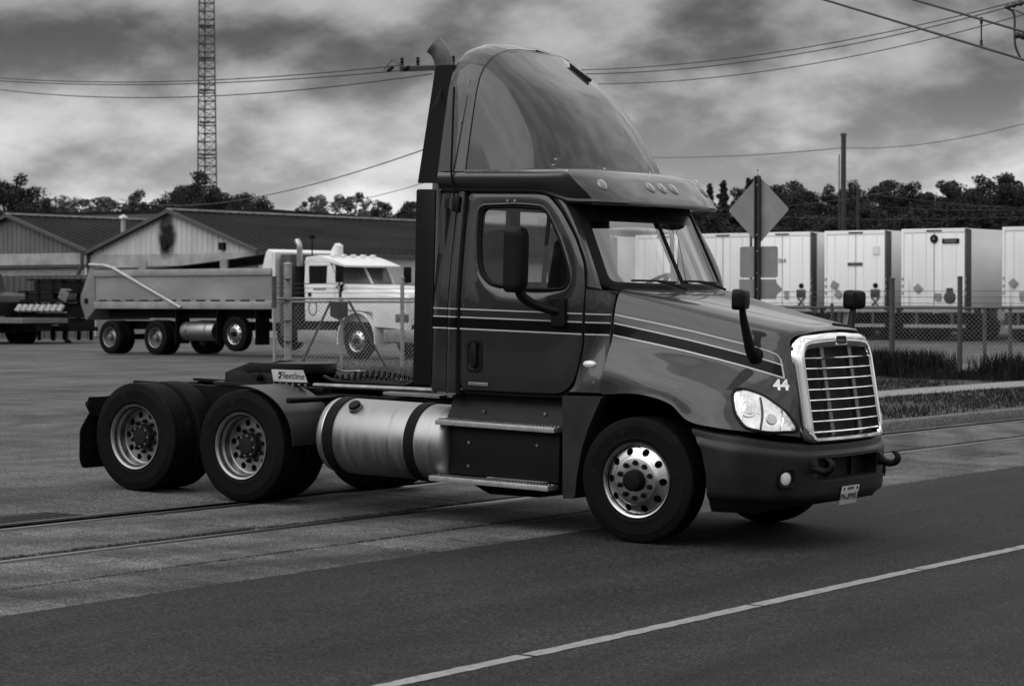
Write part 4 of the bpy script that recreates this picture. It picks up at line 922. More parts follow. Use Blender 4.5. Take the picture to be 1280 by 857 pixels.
# ================================================================== the yard and street beyond
def at(px, d):
    """plan position of a thing seen at column px and d metres away"""
    l = (px - 640) / 2944.3 * d; return (10.01 + .8214 * l - .5703 * d, -17.33 + .5703 * l + .8214 * d)
def zat(py, d): return 1.954 + (375.8 - py) / 2944.3 * d
def pt(px, py, d): x, y = at(px, d); return (x, y, zat(py, d))
M_gable = mat('gable_sheet', .42, .6, var=.25, scale=1.2, stretch=(1, 1, .25)); M_gable2 = mat('gable_sheet_dull', .10, .65, var=.3, scale=1.2, stretch=(1, 1, .25))
M_roof = mat('roof_sheet', .014, .7, spec=.05, var=.55, scale=1.0, stretch=(1, .2, 1)); M_fascia = mat('fascia_board', .28, .7, var=.4, scale=1.5)
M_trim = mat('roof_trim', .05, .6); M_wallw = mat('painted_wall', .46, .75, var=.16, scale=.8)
M_block = bpy.data.materials.new('painted_block'); M_block.use_nodes = True
_t = M_block.node_tree; _b = _t.nodes['Principled BSDF']; _br = _t.nodes.new('ShaderNodeTexBrick'); _c = _t.nodes.new('ShaderNodeTexCoord'); _mp = _t.nodes.new('ShaderNodeMapping')
_t.links.new(_c.outputs['Object'], _mp.inputs[0]); _mp.inputs['Rotation'].default_value = (R(90), 0, 0); _t.links.new(_mp.outputs[0], _br.inputs['Vector'])
_br.inputs['Color1'].default_value = (.26, .26, .26, 1); _br.inputs['Color2'].default_value = (.18, .18, .18, 1); _br.inputs['Mortar'].default_value = (.11, .11, .11, 1); _br.inputs['Scale'].default_value = 2.4; _br.inputs['Mortar Size'].default_value = .03
_t.links.new(_br.outputs[0], _b.inputs['Base Color']); _b.inputs['Roughness'].default_value = .8
def corrug(mb, p0, p1, z0, z1f, pitch=.28, dep=.03, nrm_=(0, -1)):
    """ribbed sheet standing on a plan line, its top given by z1f(t)"""
    L = math.dist(p0, p1); n = int(L / pitch); rows = []
    for i in range(n):
        for f, o in ((0, 0), (.55, 0), (.65, dep), (.9, dep)):
            t = min(1, (i + f) / n); x = p0[0] + (p1[0] - p0[0]) * t + nrm_[0] * o; y = p0[1] + (p1[1] - p0[1]) * t + nrm_[1] * o
            rows.append([(x, y, z0 if not callable(z0) else z0(t)), (x, y, z1f(t))])
    return mb.grid(rows)
# ---- two gabled sheds side by side
def shed(label, xa, xb, y0, y1, ze, zp, mg, wall, zg):
    xm = (xa + xb) / 2; r = empty('warehouse', label, 'building', (xm, y0, zg))
    def loc(p): return (p[0] - xm, p[1] - y0, p[2] - zg)
    def B(mb, nm, m, par=r, **k):
        mb.V = [loc(v) for v in mb.V]; return mb.build(nm, m, par, **k)
    B(MB().prism([(xa + .1, zg - .3), (xb - .1, zg - .3), (xb - .1, ze - .75), (xa + .1, ze - .75)], y0 + .12, y0 + .3), 'front_wall', wall)
    B(MB().bx(xa - .05, xb + .05, y0 - .04, y0 + .1, ze - .62, ze - .12), 'fascia', M_fascia)
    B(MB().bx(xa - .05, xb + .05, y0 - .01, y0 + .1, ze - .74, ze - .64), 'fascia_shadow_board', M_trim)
    B(corrug(MB(), (xa, y0), (xb, y0), ze - .12, lambda t: ze - .0 + (zp - ze) * (1 - abs(2 * t - 1)) - .02), 'gable_cladding', mg, smooth=20)
    for s in (0, 1):
        xe = xa - .25 if s == 0 else xb + .25; rows = []; n = int((y1 - y0) / .5)
        for i in range(n):
            for f, o in ((0, 0), (.6, 0), (.7, .045), (.92, .045)):
                y = y0 - .25 + (y1 - y0) * (i + f) / n; rows.append([(xm, y, zp + .06 + o), (xe, y, ze - .06 + o)])
        B(MB().grid(rows), 'roof_sheeting', M_roof, solid=.03, smooth=20)
        B(MB().add([(xm, y0 - .28, zp + .13), (xe, y0 - .28, ze + .01), (xe, y0 - .28, ze - .14), (xm, y0 - .28, zp - .03), (xm, y0 - .2, zp + .13), (xe, y0 - .2, ze + .01), (xe, y0 - .2, ze - .14), (xm, y0 - .2, zp - .03)], [(0, 1, 2, 3), (7, 6, 5, 4), (0, 4, 5, 1), (1, 5, 6, 2), (2, 6, 7, 3), (3, 7, 4, 0)]), 'barge_board', M_trim)
    B(MB().bx(xm - .12, xm + .12, y0 - .2, y1, zp + .09, zp + .17), 'ridge_cap', M_fascia)
    B(MB().bx(xb - .12, xb, y0 + .02, y1, zg - .3, ze - .1), 'side_wall', M_wallw)
    for k in range(12): B(MB().bx(xb, xb + .03, y0 + 3 + k * 3.9, y0 + 3.08 + k * 3.9, zg, ze - .1), 'wall_batten', M_fascia)
    B(MB().bx(xa, xa + .12, y0 + .1, y1, zg - .3, ze - .1), 'side_wall', M_wallw)
    B(MB().bx(xb + .12, xb + .3, y0 - .2, y1, ze - .2, ze - .06), 'gutter', M_trim)
    return r, B
zg = gy(-57, 55)
s1, B1 = shed('gabled warehouse with light ribbed sheeting behind the dump truck', -62.0, -52.8, 55, 104, 4.02, 5.62, M_gable, M_block, zg)
B1(MB().lathe([(.26, -.02), (.26, .05), (.2, .06), (.001, .06)], (0, 0, 0), n=20).box((0, 0, 0), (.01, .01, .01)), 'unused', M_black) if False else None
o = MB().lathe([(.001, -.06), (.17, -.06), (.2, .0), (.2, .05)], n=20).build('vent_pipe', M_black, s1); o.location = (-.35, -.05, 4.28 - zg)
M_soot = bpy.data.materials.new('soot'); M_soot.use_nodes = True; _t = M_soot.node_tree; _t.nodes.clear()
def _n(q, **k):
    z_ = _t.nodes.new(q)
    for a_, b_ in k.items(): setattr(z_, a_, b_)
    return z_
_c = _n('ShaderNodeTexCoord'); _mp = _n('ShaderNodeMapping'); _t.links.new(_c.outputs['Object'], _mp.inputs[0]); _mp.inputs['Scale'].default_value = (1.5, 1, .85)
_g = _n('ShaderNodeTexGradient', gradient_type='SPHERICAL'); _t.links.new(_mp.outputs[0], _g.inputs[0])
_no = _n('ShaderNodeTexNoise'); _t.links.new(_c.outputs['Object'], _no.inputs['Vector']); _no.inputs['Scale'].default_value = 3.0
_m1 = _n('ShaderNodeMath', operation='MULTIPLY'); _t.links.new(_g.outputs[1], _m1.inputs[0]); _t.links.new(_no.outputs[0], _m1.inputs[1])
_r = _n('ShaderNodeMapRange'); _t.links.new(_m1.outputs[0], _r.inputs[0]); _r.inputs[1].default_value = .05; _r.inputs[2].default_value = .32
_d1 = _n('ShaderNodeBsdfDiffuse'); _d1.inputs[0].default_value = (.02, .02, .02, 1); _tr = _n('ShaderNodeBsdfTransparent'); _mx = _n('ShaderNodeMixShader'); _o = _n('ShaderNodeOutputMaterial')
_t.links.new(_r.outputs[0], _mx.inputs[0]); _t.links.new(_tr.outputs[0], _mx.inputs[1]); _t.links.new(_d1.outputs[0], _mx.inputs[2]); _t.links.new(_mx.outputs[0], _o.inputs[0])
o = MB().add([(-1, 0, -.95), (1, 0, -.95), (1, 0, .9), (-1, 0, .9)], [(0, 1, 2, 3)]).build('soot_stain', M_soot, s1); o.location = (-.25, -.06, 4.62 - zg)
o = MB().box((0, 0, 0), (.3, .12, .3)).build('wall_lamp', M_black, s1); o.location = (2.85, -.08, 4.18 - zg)
s2, B2 = shed('dull gabled warehouse with dark roof at the left edge', -71.6, -62.35, 55, 104, 4.12, 5.63, M_gable2, M_block, zg)
vp = empty('roof_vent', 'thin galvanised vent pipe with cap between the two warehouse roofs', 'vent pipe', (-62.6, 57.5, 4.2))
MB().cyl((0, 0, -.2), (0, 0, 1.35), .11, n=14).build('pipe', mat('galvanised', .42, .4, metal=.7, var=.3), vp); MB().lathe([(.001, 1.52), (.2, 1.42), (.22, 1.34), (.12, 1.33)], n=16, axis=2).build('cap', MATS['galvanised'], vp); MB().lathe([(.12, .0), (.26, -.2)], n=16, axis=2).build('flashing', MATS['galvanised'], vp)
dp = MB().tube([(-62.2, 54.6, 4.0), (-62.2, 54.6, 3.5), (-62.9, 54.6, 2.2), (-62.9, 54.6, .4)], .08, 8).build('downpipe', M_trim); tag(dp, 'dark kinked downpipe between the two gables', 'pipe')
# long low roof behind
bx_l = empty('long_shed', 'long dark flat-roofed shed behind the gabled warehouses', 'building', at(60, 150) + (gy(-80, 80),), (0, 0, R(12)))
MB().bx(-32, 16, -.2, 12, 0, 6.6).build('wall', M_gable2, bx_l); MB().bx(-32.3, 16.3, -.6, -.2, 6.3, 6.75).build('fascia', M_trim, bx_l); MB().bx(-32.3, 16.3, -.6, 12, 6.75, 6.95).build('roof', M_roof, bx_l)
hw = empty('white_house', 'small pale house gable above the roofs at far left', 'house', pt(18, 268, 175)[:2] + (0,)); MB().prism([(-1.2, 0), (1.2, 0), (1.2, 8.0), (0, 8.9), (-1.2, 8.0)], 0, 6).build('wall', M_fascia, hw); MB().prism([(-1.35, 7.9), (0, 8.9), (1.35, 7.9), (1.35, 8.05), (0, 9.05), (-1.35, 8.05)], -.1, 6.3).build('roof', M_roof, hw)
h2 = empty('far_house', 'small pale house among the trees left of the truck cab', 'house', pt(518, 268, 170)[:2] + (0,)); MB().prism([(-2.4, 0), (2.4, 0), (2.4, 7.0), (0, 8.8), (-2.4, 7.0)], 0, 6).build('wall', M_wallw, h2); MB().prism([(-2.7, 6.8), (0, 8.8), (2.7, 6.8), (2.7, 7.1), (0, 9.1), (-2.7, 7.1)], -.3, 6.3).build('roof', M_roof, h2)
# corrugated yard fence
cf = corrug(MB(), (-74, 51.5), (-58.4, 51.5), gy(-65, 51), lambda t: 3.0, pitch=.35, dep=.05).build('sheet_fence', mat('dark_sheeting', .055, .6, var=.3, scale=1, stretch=(1, 1, .3)), None, solid=.02, smooth=20)
tag(cf, 'dark ribbed sheet fence in front of the left warehouse', 'fence')
# ---- dump truck
DT = empty('dump_truck', 'white cab dump truck with long grey tipper body beyond the gate', 'dump truck', (-41.08, 36.05, .33), (0, 0, R(-5.85)))
M_dwhite = mat('dump_white', .62, .45, var=.14, scale=1.0, coat=.2); M_dgrey = mat('tipper_body', .24, .42, metal=.3, var=.35, scale=.7, stretch=(.5, 1, 1.5), rvar=.1); M_drail = mat('tipper_rail', .26, .45, metal=.4, var=.3, scale=2)
HB = 1.24
def dm(mb, nm, m, par=DT, **k): return mb.build(nm, m, par, **k)
# local x forward, y left, the side we see is y = -HB; shape measured from the rear axle
body = dm(MB().prism([(-.62, 1.62), (7.2, 1.62), (7.2, 2.40), (-.62, 2.40)], -HB, HB), 'tipper_box', M_dgrey)
dm(MB().bx(-.66, 7.22, -HB - .06, -HB, 2.36, 2.56), 'top_rail', M_drail, body, bevel=.02); dm(MB().bx(-.66, 7.22, HB, HB + .06, 2.36, 2.56), 'top_rail', M_drail, body)
dm(MB().bx(-.66, 7.22, -HB - .05, -HB + .1, 1.38, 1.60), 'bottom_rail', M_drail, body, bevel=.02)
for k in range(12): dm(MB().bx(-.45 + k * .635, -.08 + k * .635, -HB - .012, -HB + .02, 1.602, 1.655), 'rail_slot', M_black, body)
dm(MB().bx(-.4, 7.1, -.9, .9, 1.1, 1.5), 'sub_frame', M_dark, body)
dm(MB().prism([(-.62, 2.66), (-.82, 2.70), (-1.32, 1.75), (-1.30, 1.5), (-1.05, 1.02), (-.62, 1.35)], -HB - .03, HB + .03), 'tailgate', mat('tailgate', .13, .5, var=.3, scale=1.5), bevel=.02)
dm(MB().cyl((-1.02, -HB - .06, 1.62), (-1.02, -HB, 1.62), .085, n=14), 'gate_pin', M_dark)
dm(MB().tube([(-.82, -HB - .07, 2.73), (-.1, -HB - .08, 2.70), (.3, -HB - .08, 2.62), (3.4, -HB - .08, 1.42)], .05, 8), 'tarp_arm', mat('arm_aluminium', .34, .45, metal=.6, var=.2))
dm(MB().grid([[(x, y, 2.62 + .36 * max(0, (x - 2.4) / 4.6) ** 1.3 + .05 * math.cos(y * 1.2)) for y in np.linspace(-HB, HB, 7)] for x in np.linspace(-.5, 7.1, 14)]), 'tarpaulin', mat('tarp', .02, .7), solid=.02)
for x in (1.6, 5.2): dm(MB().bx(x - .15, x + .15, -HB - .03, -HB + .05, 2.56, 2.82), 'tarp_bracket', M_drail)
dm(MB().prism([(6.75, 2.4), (7.22, 2.4), (7.30, 3.02), (7.05, 3.10), (6.95, 3.0)], -HB, HB), 'head_board', M_dwhite, bevel=.02)
dm(MB().bx(-.9, 12.2, -.45, .45, .75, 1.0), 'chassis', M_dark)
for x in (3.05, 4.85, 6.5): dm(MB().bx(x, x + .03, -HB, -HB + .55, .35, 1.35), 'mud_flap', M_dark)
dt_ = dm(MB().lathe([(.001, 3.2), (.25, 3.2), (.28, 3.25), (.28, 4.55), (.25, 4.6), (.001, 4.6)], (0, -.95, .72), n=36, axis=0), 'fuel_tank', M_tank)
for x in (3.45, 4.3): dm(MB().lathe([(.285, x - .04), (.292, x - .035), (.292, x + .035), (.285, x + .04)], (0, -.95, .72), n=32, axis=0), 'strap', M_steel, dt_)
# rear of cab: ladder rack / shield, stack
dm(MB().bx(7.45, 7.9, -1.15, 1.15, .6, 2.95), 'cab_guard', mat('guard', .028, .5, var=.4, scale=2), bevel=.03)
dm(MB().bx(7.22, 7.34, -HB, HB, 1.0, 3.0), 'guard_plate', M_dwhite)
dm(MB().tube([tuple(p) for p in crom([(8.22, -1.12, 1.2), (8.22, -1.12, 2.6), (8.22, -1.12, 3.0), (8.2, -1.12, 3.2), (8.1, -1.12, 3.34)], 20)], .085, 12), 'exhaust_stack', mat('dump_stack', .35, .3, metal=.9, var=.2))
dm(MB().cyl((8.22, -1.12, .9), (8.22, -1.12, 2.6), .14, n=16), 'stack_shield', M_dark)
# cab with real window openings: panels round them
cabm = MB()
for s in (-1, 1):
    y0, y1 = s * 1.08, s * 1.14
    cabm.prism([(8.45, 1.05), (9.75, 1.05), (9.75, 2.10), (8.45, 2.10)], y0, y1); cabm.prism([(8.45, 2.10), (8.60, 2.10), (8.60, 2.68), (8.45, 2.68)], y0, y1)
    cabm.prism([(8.60, 2.60), (9.47, 2.60), (9.44, 2.68), (8.60, 2.68)], y0, y1); cabm.prism([(9.30, 2.10), (9.75, 2.10), (9.47, 2.60), (9.34, 2.60)], y0, y1)
cabm.bx(8.45, 8.5, -1.08, 1.08, 1.05, 2.68); cabm.prism([(8.42, 2.68), (9.50, 2.68), (9.38, 2.82), (9.0, 2.90), (8.5, 2.86)], -1.14, 1.14)
cab = dm(cabm, 'cab', M_dwhite, bevel=.02)
MATS['dark_cab_glass'] = mat('dark_cab_glass', .006, .35, spec=.12)
dm(MB().bx(8.60, 9.32, -1.115, -1.105, 2.10, 2.60), 'side_window', MATS['dark_cab_glass'], cab); dm(MB().bx(9.02, 9.05, -1.125, -1.10, 2.10, 2.60), 'window_post', M_dark, cab)
dm(MB().add([(9.80, -1.02, 2.12), (9.98, 0, 2.12), (9.80, 1.02, 2.12), (9.48, 1.0, 2.66), (9.62, 0, 2.66), (9.48, -1.0, 2.66)], [(0, 1, 4, 5), (1, 2, 3, 4)]), 'windshield', mat('dump_windshield', .05, .2, spec=.3, var=.5, scale=2), cab, solid=.01)
for y, xo in ((-1.06, 0), (0, .17), (1.06, 0)): dm(MB().tube([(9.82 + xo, y, 2.08), (9.47 + xo * .8, y * .97, 2.68)], .045, 6), 'windshield_post', M_dwhite, cab)
dm(MB().prism([(9.35, 2.70), (10.02, 2.56), (10.05, 2.61), (9.45, 2.80)], -1.12, 1.12), 'sun_visor', M_dwhite, cab, bevel=.01)
for k in range(5): dm(MB().box((9.25, -.8 + k * .4, 2.90), (.16, .1, .07)), 'marker_light', M_lampl, cab, bevel=.02)
dm(MB().lathe([(.001, .0), (.12, .0), (.2, .06), (.18, .12), (.12, .35), (.001, .4)], (0, 0, 0), n=16, axis=2), 'roof_horn', M_dwhite, cab, loc=(8.95, -.4, 2.88), rot=(0, R(20), 0))
dm(MB().tube([(8.6, -1.0, 2.85), (8.6, -1.0, 3.45)], .02, 6).box((8.6, -1.0, 3.42), (.12, .12, .1)), 'beacon_mast', M_dark, cab)
dm(MB().bx(8.52, 9.62, -1.152, -1.142, 1.12, 2.06), 'door', M_dwhite, cab, bevel=.02); dm(MB().bx(8.60, 8.72, -1.17, -1.15, 1.75, 1.86), 'door_handle', M_dark, cab); dm(MB().bx(8.8, 9.3, -1.158, -1.15, 1.92, 1.99), 'door_lettering', M_drail, cab)
dm(MB().tube([(8.78 + .16 * math.cos(t), -1.16, 1.42 + .2 * math.sin(t)) for t in np.linspace(0, 2 * math.pi, 21)], .012, 5, caps=False), 'door_recess', M_dark, cab)
# bonnet, fender, bumper
hd_ = [(9.70, 1.05), (12.35, .95), (12.42, 1.5), (12.30, 1.82), (11.4, 1.98), (9.85, 2.11), (9.70, 2.05)]
dh_ = dm(MB().prism(hd_, -.98, .98), 'bonnet', M_dwhite, bevel=.08)
dm(MB().bx(9.72, 9.80, -1.0, 1.0, 1.15, 2.09), 'bonnet_seal', M_dark)
for s in (-1, 1):
    rows = [[(10.55 + .74 * math.cos(t) * 1.0, s * y, .52 + .80 * math.sin(t)) for y in (.75, 1.0, 1.2, 1.24)] for t in np.linspace(R(-8), R(188), 24)]
    dm(MB().grid(rows), 'front_fender', M_dwhite, solid=.03)
    dm(MB().prism([(11.15, .9), (12.4, .82), (12.35, 1.72), (11.7, 1.80), (9.9, 1.9), (9.9, 1.4), (11.1, 1.3)], s * .93, s * 1.16), 'nose_side', M_dwhite, bevel=.06)
    dm(MB().box((12.2, s * 1.12, 1.15), (.42, .14, .24)), 'headlight', mat('dump_lamp', .06, .2, var=.8, scale=9), bevel=.05)
    dm(MB().tube([(9.7, s * 1.14, 2.0), (10.05, s * 1.36, 2.1), (10.08, s * 1.38, 2.58)], .02, 6), 'mirror_arm', M_dark); dm(MB().box((10.06, s * 1.38, 2.36), (.1, .25, .46)), 'mirror', M_dark, bevel=.03)
dm(MB().bx(12.4, 12.47, -.62, .62, 1.0, 1.85), 'grille', M_dark); dm(MB().bx(11.55, 12.75, -1.2, 1.2, .48, .84), 'bumper', mat('dump_bumper', .22, .4, metal=.6, var=.3), bevel=.05)
dm(MB().bx(8.2, 9.75, -1.2, -.7, .45, .80), 'step_box', M_drail, bevel=.03); dm(MB().bx(8.3, 10.0, -1.05, 1.05, .80, 1.06), 'cab_base', M_dark)
dm(MB().cyl((11.0, -1.05, 1.0), (11.0, -1.05, 1.3), .1, n=10), 'air_cleaner', M_dark) if False else None
dw = wheel('steer'); dw2 = MB().lathe([(.09, -.02), (.12, -.06), (.14, -.04), (.22, .0), (.262, .02), (.272, -.07), (.283, -.122), (.303, -.136), (.306, -.13)], n=36).build('wheel', mat('dump_rim', .22, .5, metal=.6, var=.5, scale=5), None)
MB().lathe([(.001, -.16), (.08, -.15), (.1, -.1), (.1, 0)], n=16).build('hub', M_steel, dw2); tyre_mesh(n=40).build('tyre', M_rubber, dw2)
def dput(w, first, loc, rz):
    q = w if first else copy_tree(w); q.parent = DT; q.location = loc; q.rotation_euler = (0, 0, rz)
f1 = f2 = True
for s in (-1, 1):
    rz = 0 if s < 0 else math.pi
    for x in (0, 2.11): dput(dw2, f2, (x, s * 1.08, .515), rz); f2 = False; dput(dw2, False, (x, s * .74, .515), rz)
    dput(dw, f1, (5.6, s * 1.08, .66), rz); f1 = False
    dput(dw, False, (10.55, s * 1.06, .515), rz)
for x in (0, 2.11, 10.55): dm(MB().cyl((x, -1, .515), (x, 1, .515), .09, n=10), 'axle', M_dark)
# ---- parked dark rig at the left edge and the stacked frames beside it
ev = empty('parked_truck', 'dark parked truck nose cut off by the left picture edge', 'truck', at(18, 88) + (.3,), (0, 0, 0))
MB().prism([(-.1, .5), (.0, .95), (-.05, 1.6), (-.35, 1.85), (-1.6, 2.0), (-1.9, 2.7), (-3.6, 2.75), (-3.6, .6)], -1.15, 1.15).build('body', mat('dark_rig', .008, .5, spec=.15), ev, bevel=.06)
MB().bx(-.25, .12, -1.2, 1.2, .45, .85).build('bumper', M_steel, ev, bevel=.05); MB().bx(-2.9, -1.95, -1.165, -1.15, 2.0, 2.6).build('window', MATS['dark_cab_glass'], ev)
for s in (-1, 1): MB().lathe([(.001, .05), (.12, .03), (.14, -.03)], n=16, axis=0).build('headlight', M_lampl, ev).location = (0.0, s * .95, 1.22)
MB().bx(.02, .03, -.95, -.5, .93, 1.08).build('badge', M_drail, ev)
for s in (-1, 1): q = copy_tree(dw2); q.parent = ev; q.location = (-1.0, s * 1.05, .515); q.rotation_euler = (0, 0, 0 if s < 0 else math.pi)
eq = empty('frame_stack', 'dark stacked steel frames with a row of pale pads on castors', 'equipment', at(74, 88) + (.28,), (0, 0, R(4)))
for z, w, d_ in ((.55, 1.2, .16), (1.05, 1.35, .12), (1.62, 1.2, .1), (1.98, 1.3, .07), (2.42, .85, .06)):
    MB().bx(-w, w, -.8, .8, z, z + d_).build('deck', M_dark, eq)
for x in (-.95, -.35, .35, .95):
    for y in (-.7, .7): MB().bx(x - .05, x + .05, y - .05, y + .05, .2, 2.0 if abs(x) > .5 else 2.45).build('upright', M_dark, eq)
for k in range(8):
    MB().box((-1.12 + k * .29, -.95, 1.40), (.24, .10, .30), Matrix.Rotation(R(-38), 3, 'X') @ Matrix.Rotation(R(9), 3, 'Y')).build('pad', mat('pale_pad', .24, .7, var=.3, scale=4), eq, bevel=.02)
MB().box((.95, -.6, 1.86), (.45, .5, .40), Matrix.Rotation(R(25), 3, 'Y')).build('sack', mat('sack', .10, .8, var=.4, scale=6), eq, bevel=.05)
for k, (x0, x1, z0_, z1_) in enumerate(((-1.1, -.2, .6, 1.0), (.0, 1.15, .66, 1.02), (-.8, .9, 1.12, 1.58), (-1.0, .3, 1.7, 1.96), (-.6, .75, 2.06, 2.4))): MB().bx(x0, x1, -.72, .7, z0_, z1_).build('crate', mat('dark_crate', .009, .7, var=.5, spec=.15), eq, bevel=.03)
for x in (-1.0, 1.1): MB().lathe([(.05, -.04), (.13, -.04), (.13, .04), (.05, .04)], n=14).build('castor', M_black, eq).location = (x, -.75, .13)
for k, (x0, x1, z) in enumerate(((-.3, 1.1, 1.22), (-.1, .7, .75), (-1.2, -.6, 1.25))): MB().bx(x0, x1, -.86, -.81, z, z + .05).build('bar', M_drail, eq)
fb = empty('flat_trailer', 'low dark flat trailer bed between the parked truck and the stacked frames', 'trailer', at(28, 86) + (.3,)); MB().bx(-2.2, 1.2, -1.1, 1.1, .85, 1.02).build('bed', mat('bed_grey', .10, .6, var=.3), fb); MB().bx(-2.0, 1.1, -.4, .4, .55, .85).build('beam', M_dark, fb)
for s in (-1, 1): MB().lathe([(.05, -.13), (.3, -.14), (.46, -.12), (.48, 0), (.46, .12), (.3, .14), (.05, .13)], n=28).build('wheel', M_rubber, fb).location = (-.8, s * .95, .48)
# ---- box trailers backed in a row
def xat(px, Y):
    l = (px - 640) / 2944.3; t = (Y + 17.33) / (.5703 * l + .8214); return 10.01 + (.8214 * l - .5703) * t
M_tw = mat('trailer_white', .66, .42, var=.07, scale=.6, stretch=(1, 1, .4), coat=.2); M_ts = mat('trailer_side', .66, .30, var=.07, scale=.5, coat=.5); M_post = mat('trailer_post', .05, .5, metal=.3, var=.3); M_card = mat('placard', .20, .6, var=.2)
TL = [(700, 63.5, 'box trailer seen through the cab window, leftmost of the row', '', 0), (795, 63.2, 'white box trailer seen through the windshield', '', 0), (868, 62.9, 'white box trailer partly hidden by the truck cab, left of the diamond sign', '', 0),
      (941, 62.6, 'white box trailer directly behind the diamond road sign', '7264', 1), (1031, 62.3, 'white box trailer with two tilted placards behind the hood mirror', '', 2), (1127, 61.6, 'white box trailer with round black emblem high on its door', '', 3), (1253, 61.2, 'white box trailer cut off by the right picture edge', '', 4)]
TWS = [mat('trailer_white_%d' % i, b_, .45, var=v_, scale=.7, stretch=(2.5, 1, .35), spots=(1.1, .62, b_ * .7), coat=.15) for i, (b_, v_) in enumerate(((.78, .08), (.72, .12), (.66, .12)))]
for px, Y, lb, num, kind in TL:
    M_tw = TWS[(kind * 2 + len(lb)) % 3]
    x0 = xat(px, Y); W = 2.58; zg_ = gy(x0, Y) + .0; r = empty('box_trailer', lb, 'trailer', (x0 + W / 2, Y, zg_), group='box trailers backed along the fence')
    w = W / 2
    MB().bx(-w, w, .08, 13.5, 1.18, 4.08).build('body', M_ts, r, bevel=.03)
    for s in (-1, 1):
        MB().bx(s * .015, s * (w - .10), -.01, .05, 1.30, 3.93).build('rear_door', M_tw, r, bevel=.012)
        MB().bx(s * (w - .095), s * w, -.03, .09, 1.10, 4.08).build('corner_post', M_post if s > 0 else M_tw, r, bevel=.01)
        for xo in (.32, .86): MB().cyl((s * xo, -.018, 1.25), (s * xo, -.018, 3.95), .011, n=6).build('lock_rod', M_tw, r)
        MB().bx(s * w, s * (w + .006), .09, .34, 1.2, 4.05).build('side_post', M_post, r)
        for k in range(3): MB().box((s * (w - .06), -.035, 1.75 + .26 * k), (.07, .012, .1)).build('hinge', M_drail, r)
        MB().bx(s * .55, s * 1.15, .3, .34, .35, 1.1).build('mud_flap', M_black, r)
        for yy in (1.2, 2.45): MB().lathe([(.1, -.3), (.3, -.32), (.48, -.28), (.51, -.1), (.51, .1), (.48, .28), (.3, .32), (.1, .3)], n=28).build('wheel', M_rubber, r).location = (s * .92, yy, .51)
        MB().bx(s * .7 - .05, s * .7 + .05, .0, .1, .55, 1.2).build('guard_strut', M_post, r)
        MB().bx(s * .6, s * .6 + .1, 10.5, 10.6, 0, 1.15).build('landing_leg', M_dark, r)
    MB().bx(-w, w, -.02, .09, 3.94, 4.09).build('header', M_tw, r, bevel=.01); MB().bx(-w, w, -.03, .1, 1.06, 1.29).build('sill', M_drail, r); MB().bx(-1.2, 1.2, -.02, .06, .50, .62).build('rear_guard', M_drail, r)
    MB().bx(-.3, .3, -.03, -.018, 3.98, 4.04).build('number_plate', M_black, r)
    for k in (-1, 0, 1): MB().box((k * .16, -.04, 4.0), (.07, .02, .03)).build('marker_light', M_lamp, r)
    def card(cx, cz, a, sz=.27, m=M_card): MB().box((cx, -.06, cz), (sz, .012, sz), Matrix.Rotation(a, 3, 'Y')).build('placard', m, r, bevel=.004)
    def lockbox(cx, cz):
        MB().bx(cx - .18, cx + .18, -.09, -.02, cz, cz + .28).build('lock_box', M_post, r, bevel=.02); MB().prism([(cx - .1, cz), (cx + .1, cz), (cx - .12, cz - .4), (cx + .12, cz - .4)][::1], -.06, -.03).build('lock_strap', M_post, r) if False else None
        MB().lathe([(.001, -.06), (.09, -.055), (.1, -.02)], (cx, 0, cz + .42), n=16).build('reflector', M_black, r); MB().tube([(cx - .16, -.05, cz), (cx + .12, -.05, cz - .32)], .03, 5).tube([(cx + .16, -.05, cz), (cx - .12, -.05, cz - .32)], .03, 5).build('latch_arms', M_post, r)
    if kind in (1, 2): lockbox(.82, 1.62); MB().bx(.10, .28, -.05, -.02, 1.55, 1.85).build('lamp_pair', M_drail, r)
    if kind == 1: text('trailer_number', '7264', .22, M_black, r, (-.05, -.05, 3.0), (R(90), 0, 0))
    if kind == 2:
        card(-.86, 2.06, R(28)); card(-.70, 1.72, R(38)); MB().bx(-.32, .28, -.045, -.02, 2.79, 2.90).build('name_plate', M_post, r); text('plate_text', 'UTILITY', .10, M_drail, r, (-.02, -.05, 2.845), (R(90), 0, 0)); MB().bx(-.62, -.25, .2, .23, .35, 1.05).build('sign_panel', M_fascia, r)
        MB().bx(.72, .98, -.045, -.02, 3.2, 3.5).build('sticker', M_ts, r)
    if kind == 3:
        card(-.62, 1.93, R(45)); MB().lathe([(.001, -.05), (.15, -.05), (.155, -.02)], (.0, 0, 3.72), n=24).build('emblem', M_black, r); text('emblem_mark', 'R', .16, M_drail, r, (0, -.053, 3.72), (R(90), 0, 0))
        MB().bx(.32, .98, -.045, -.02, 3.55, 3.72).build('number_board', M_black, r); text('board_digits', '533264', .15, M_fascia, r, (.65, -.05, 3.635), (R(90), 0, 0))
        MB().bx(.05, .28, -.08, -.02, 1.5, 1.75).build('lock_box', M_card, r); MB().lathe([(.001, -.07), (.2, -.06), (.24, -.02)], (.62, 0, 1.6), n=16).build('spare_reflector', M_post, r); MB().bx(.5, .74, -.06, -.02, 1.82, 1.94).build('lamp_plate', M_post, r)
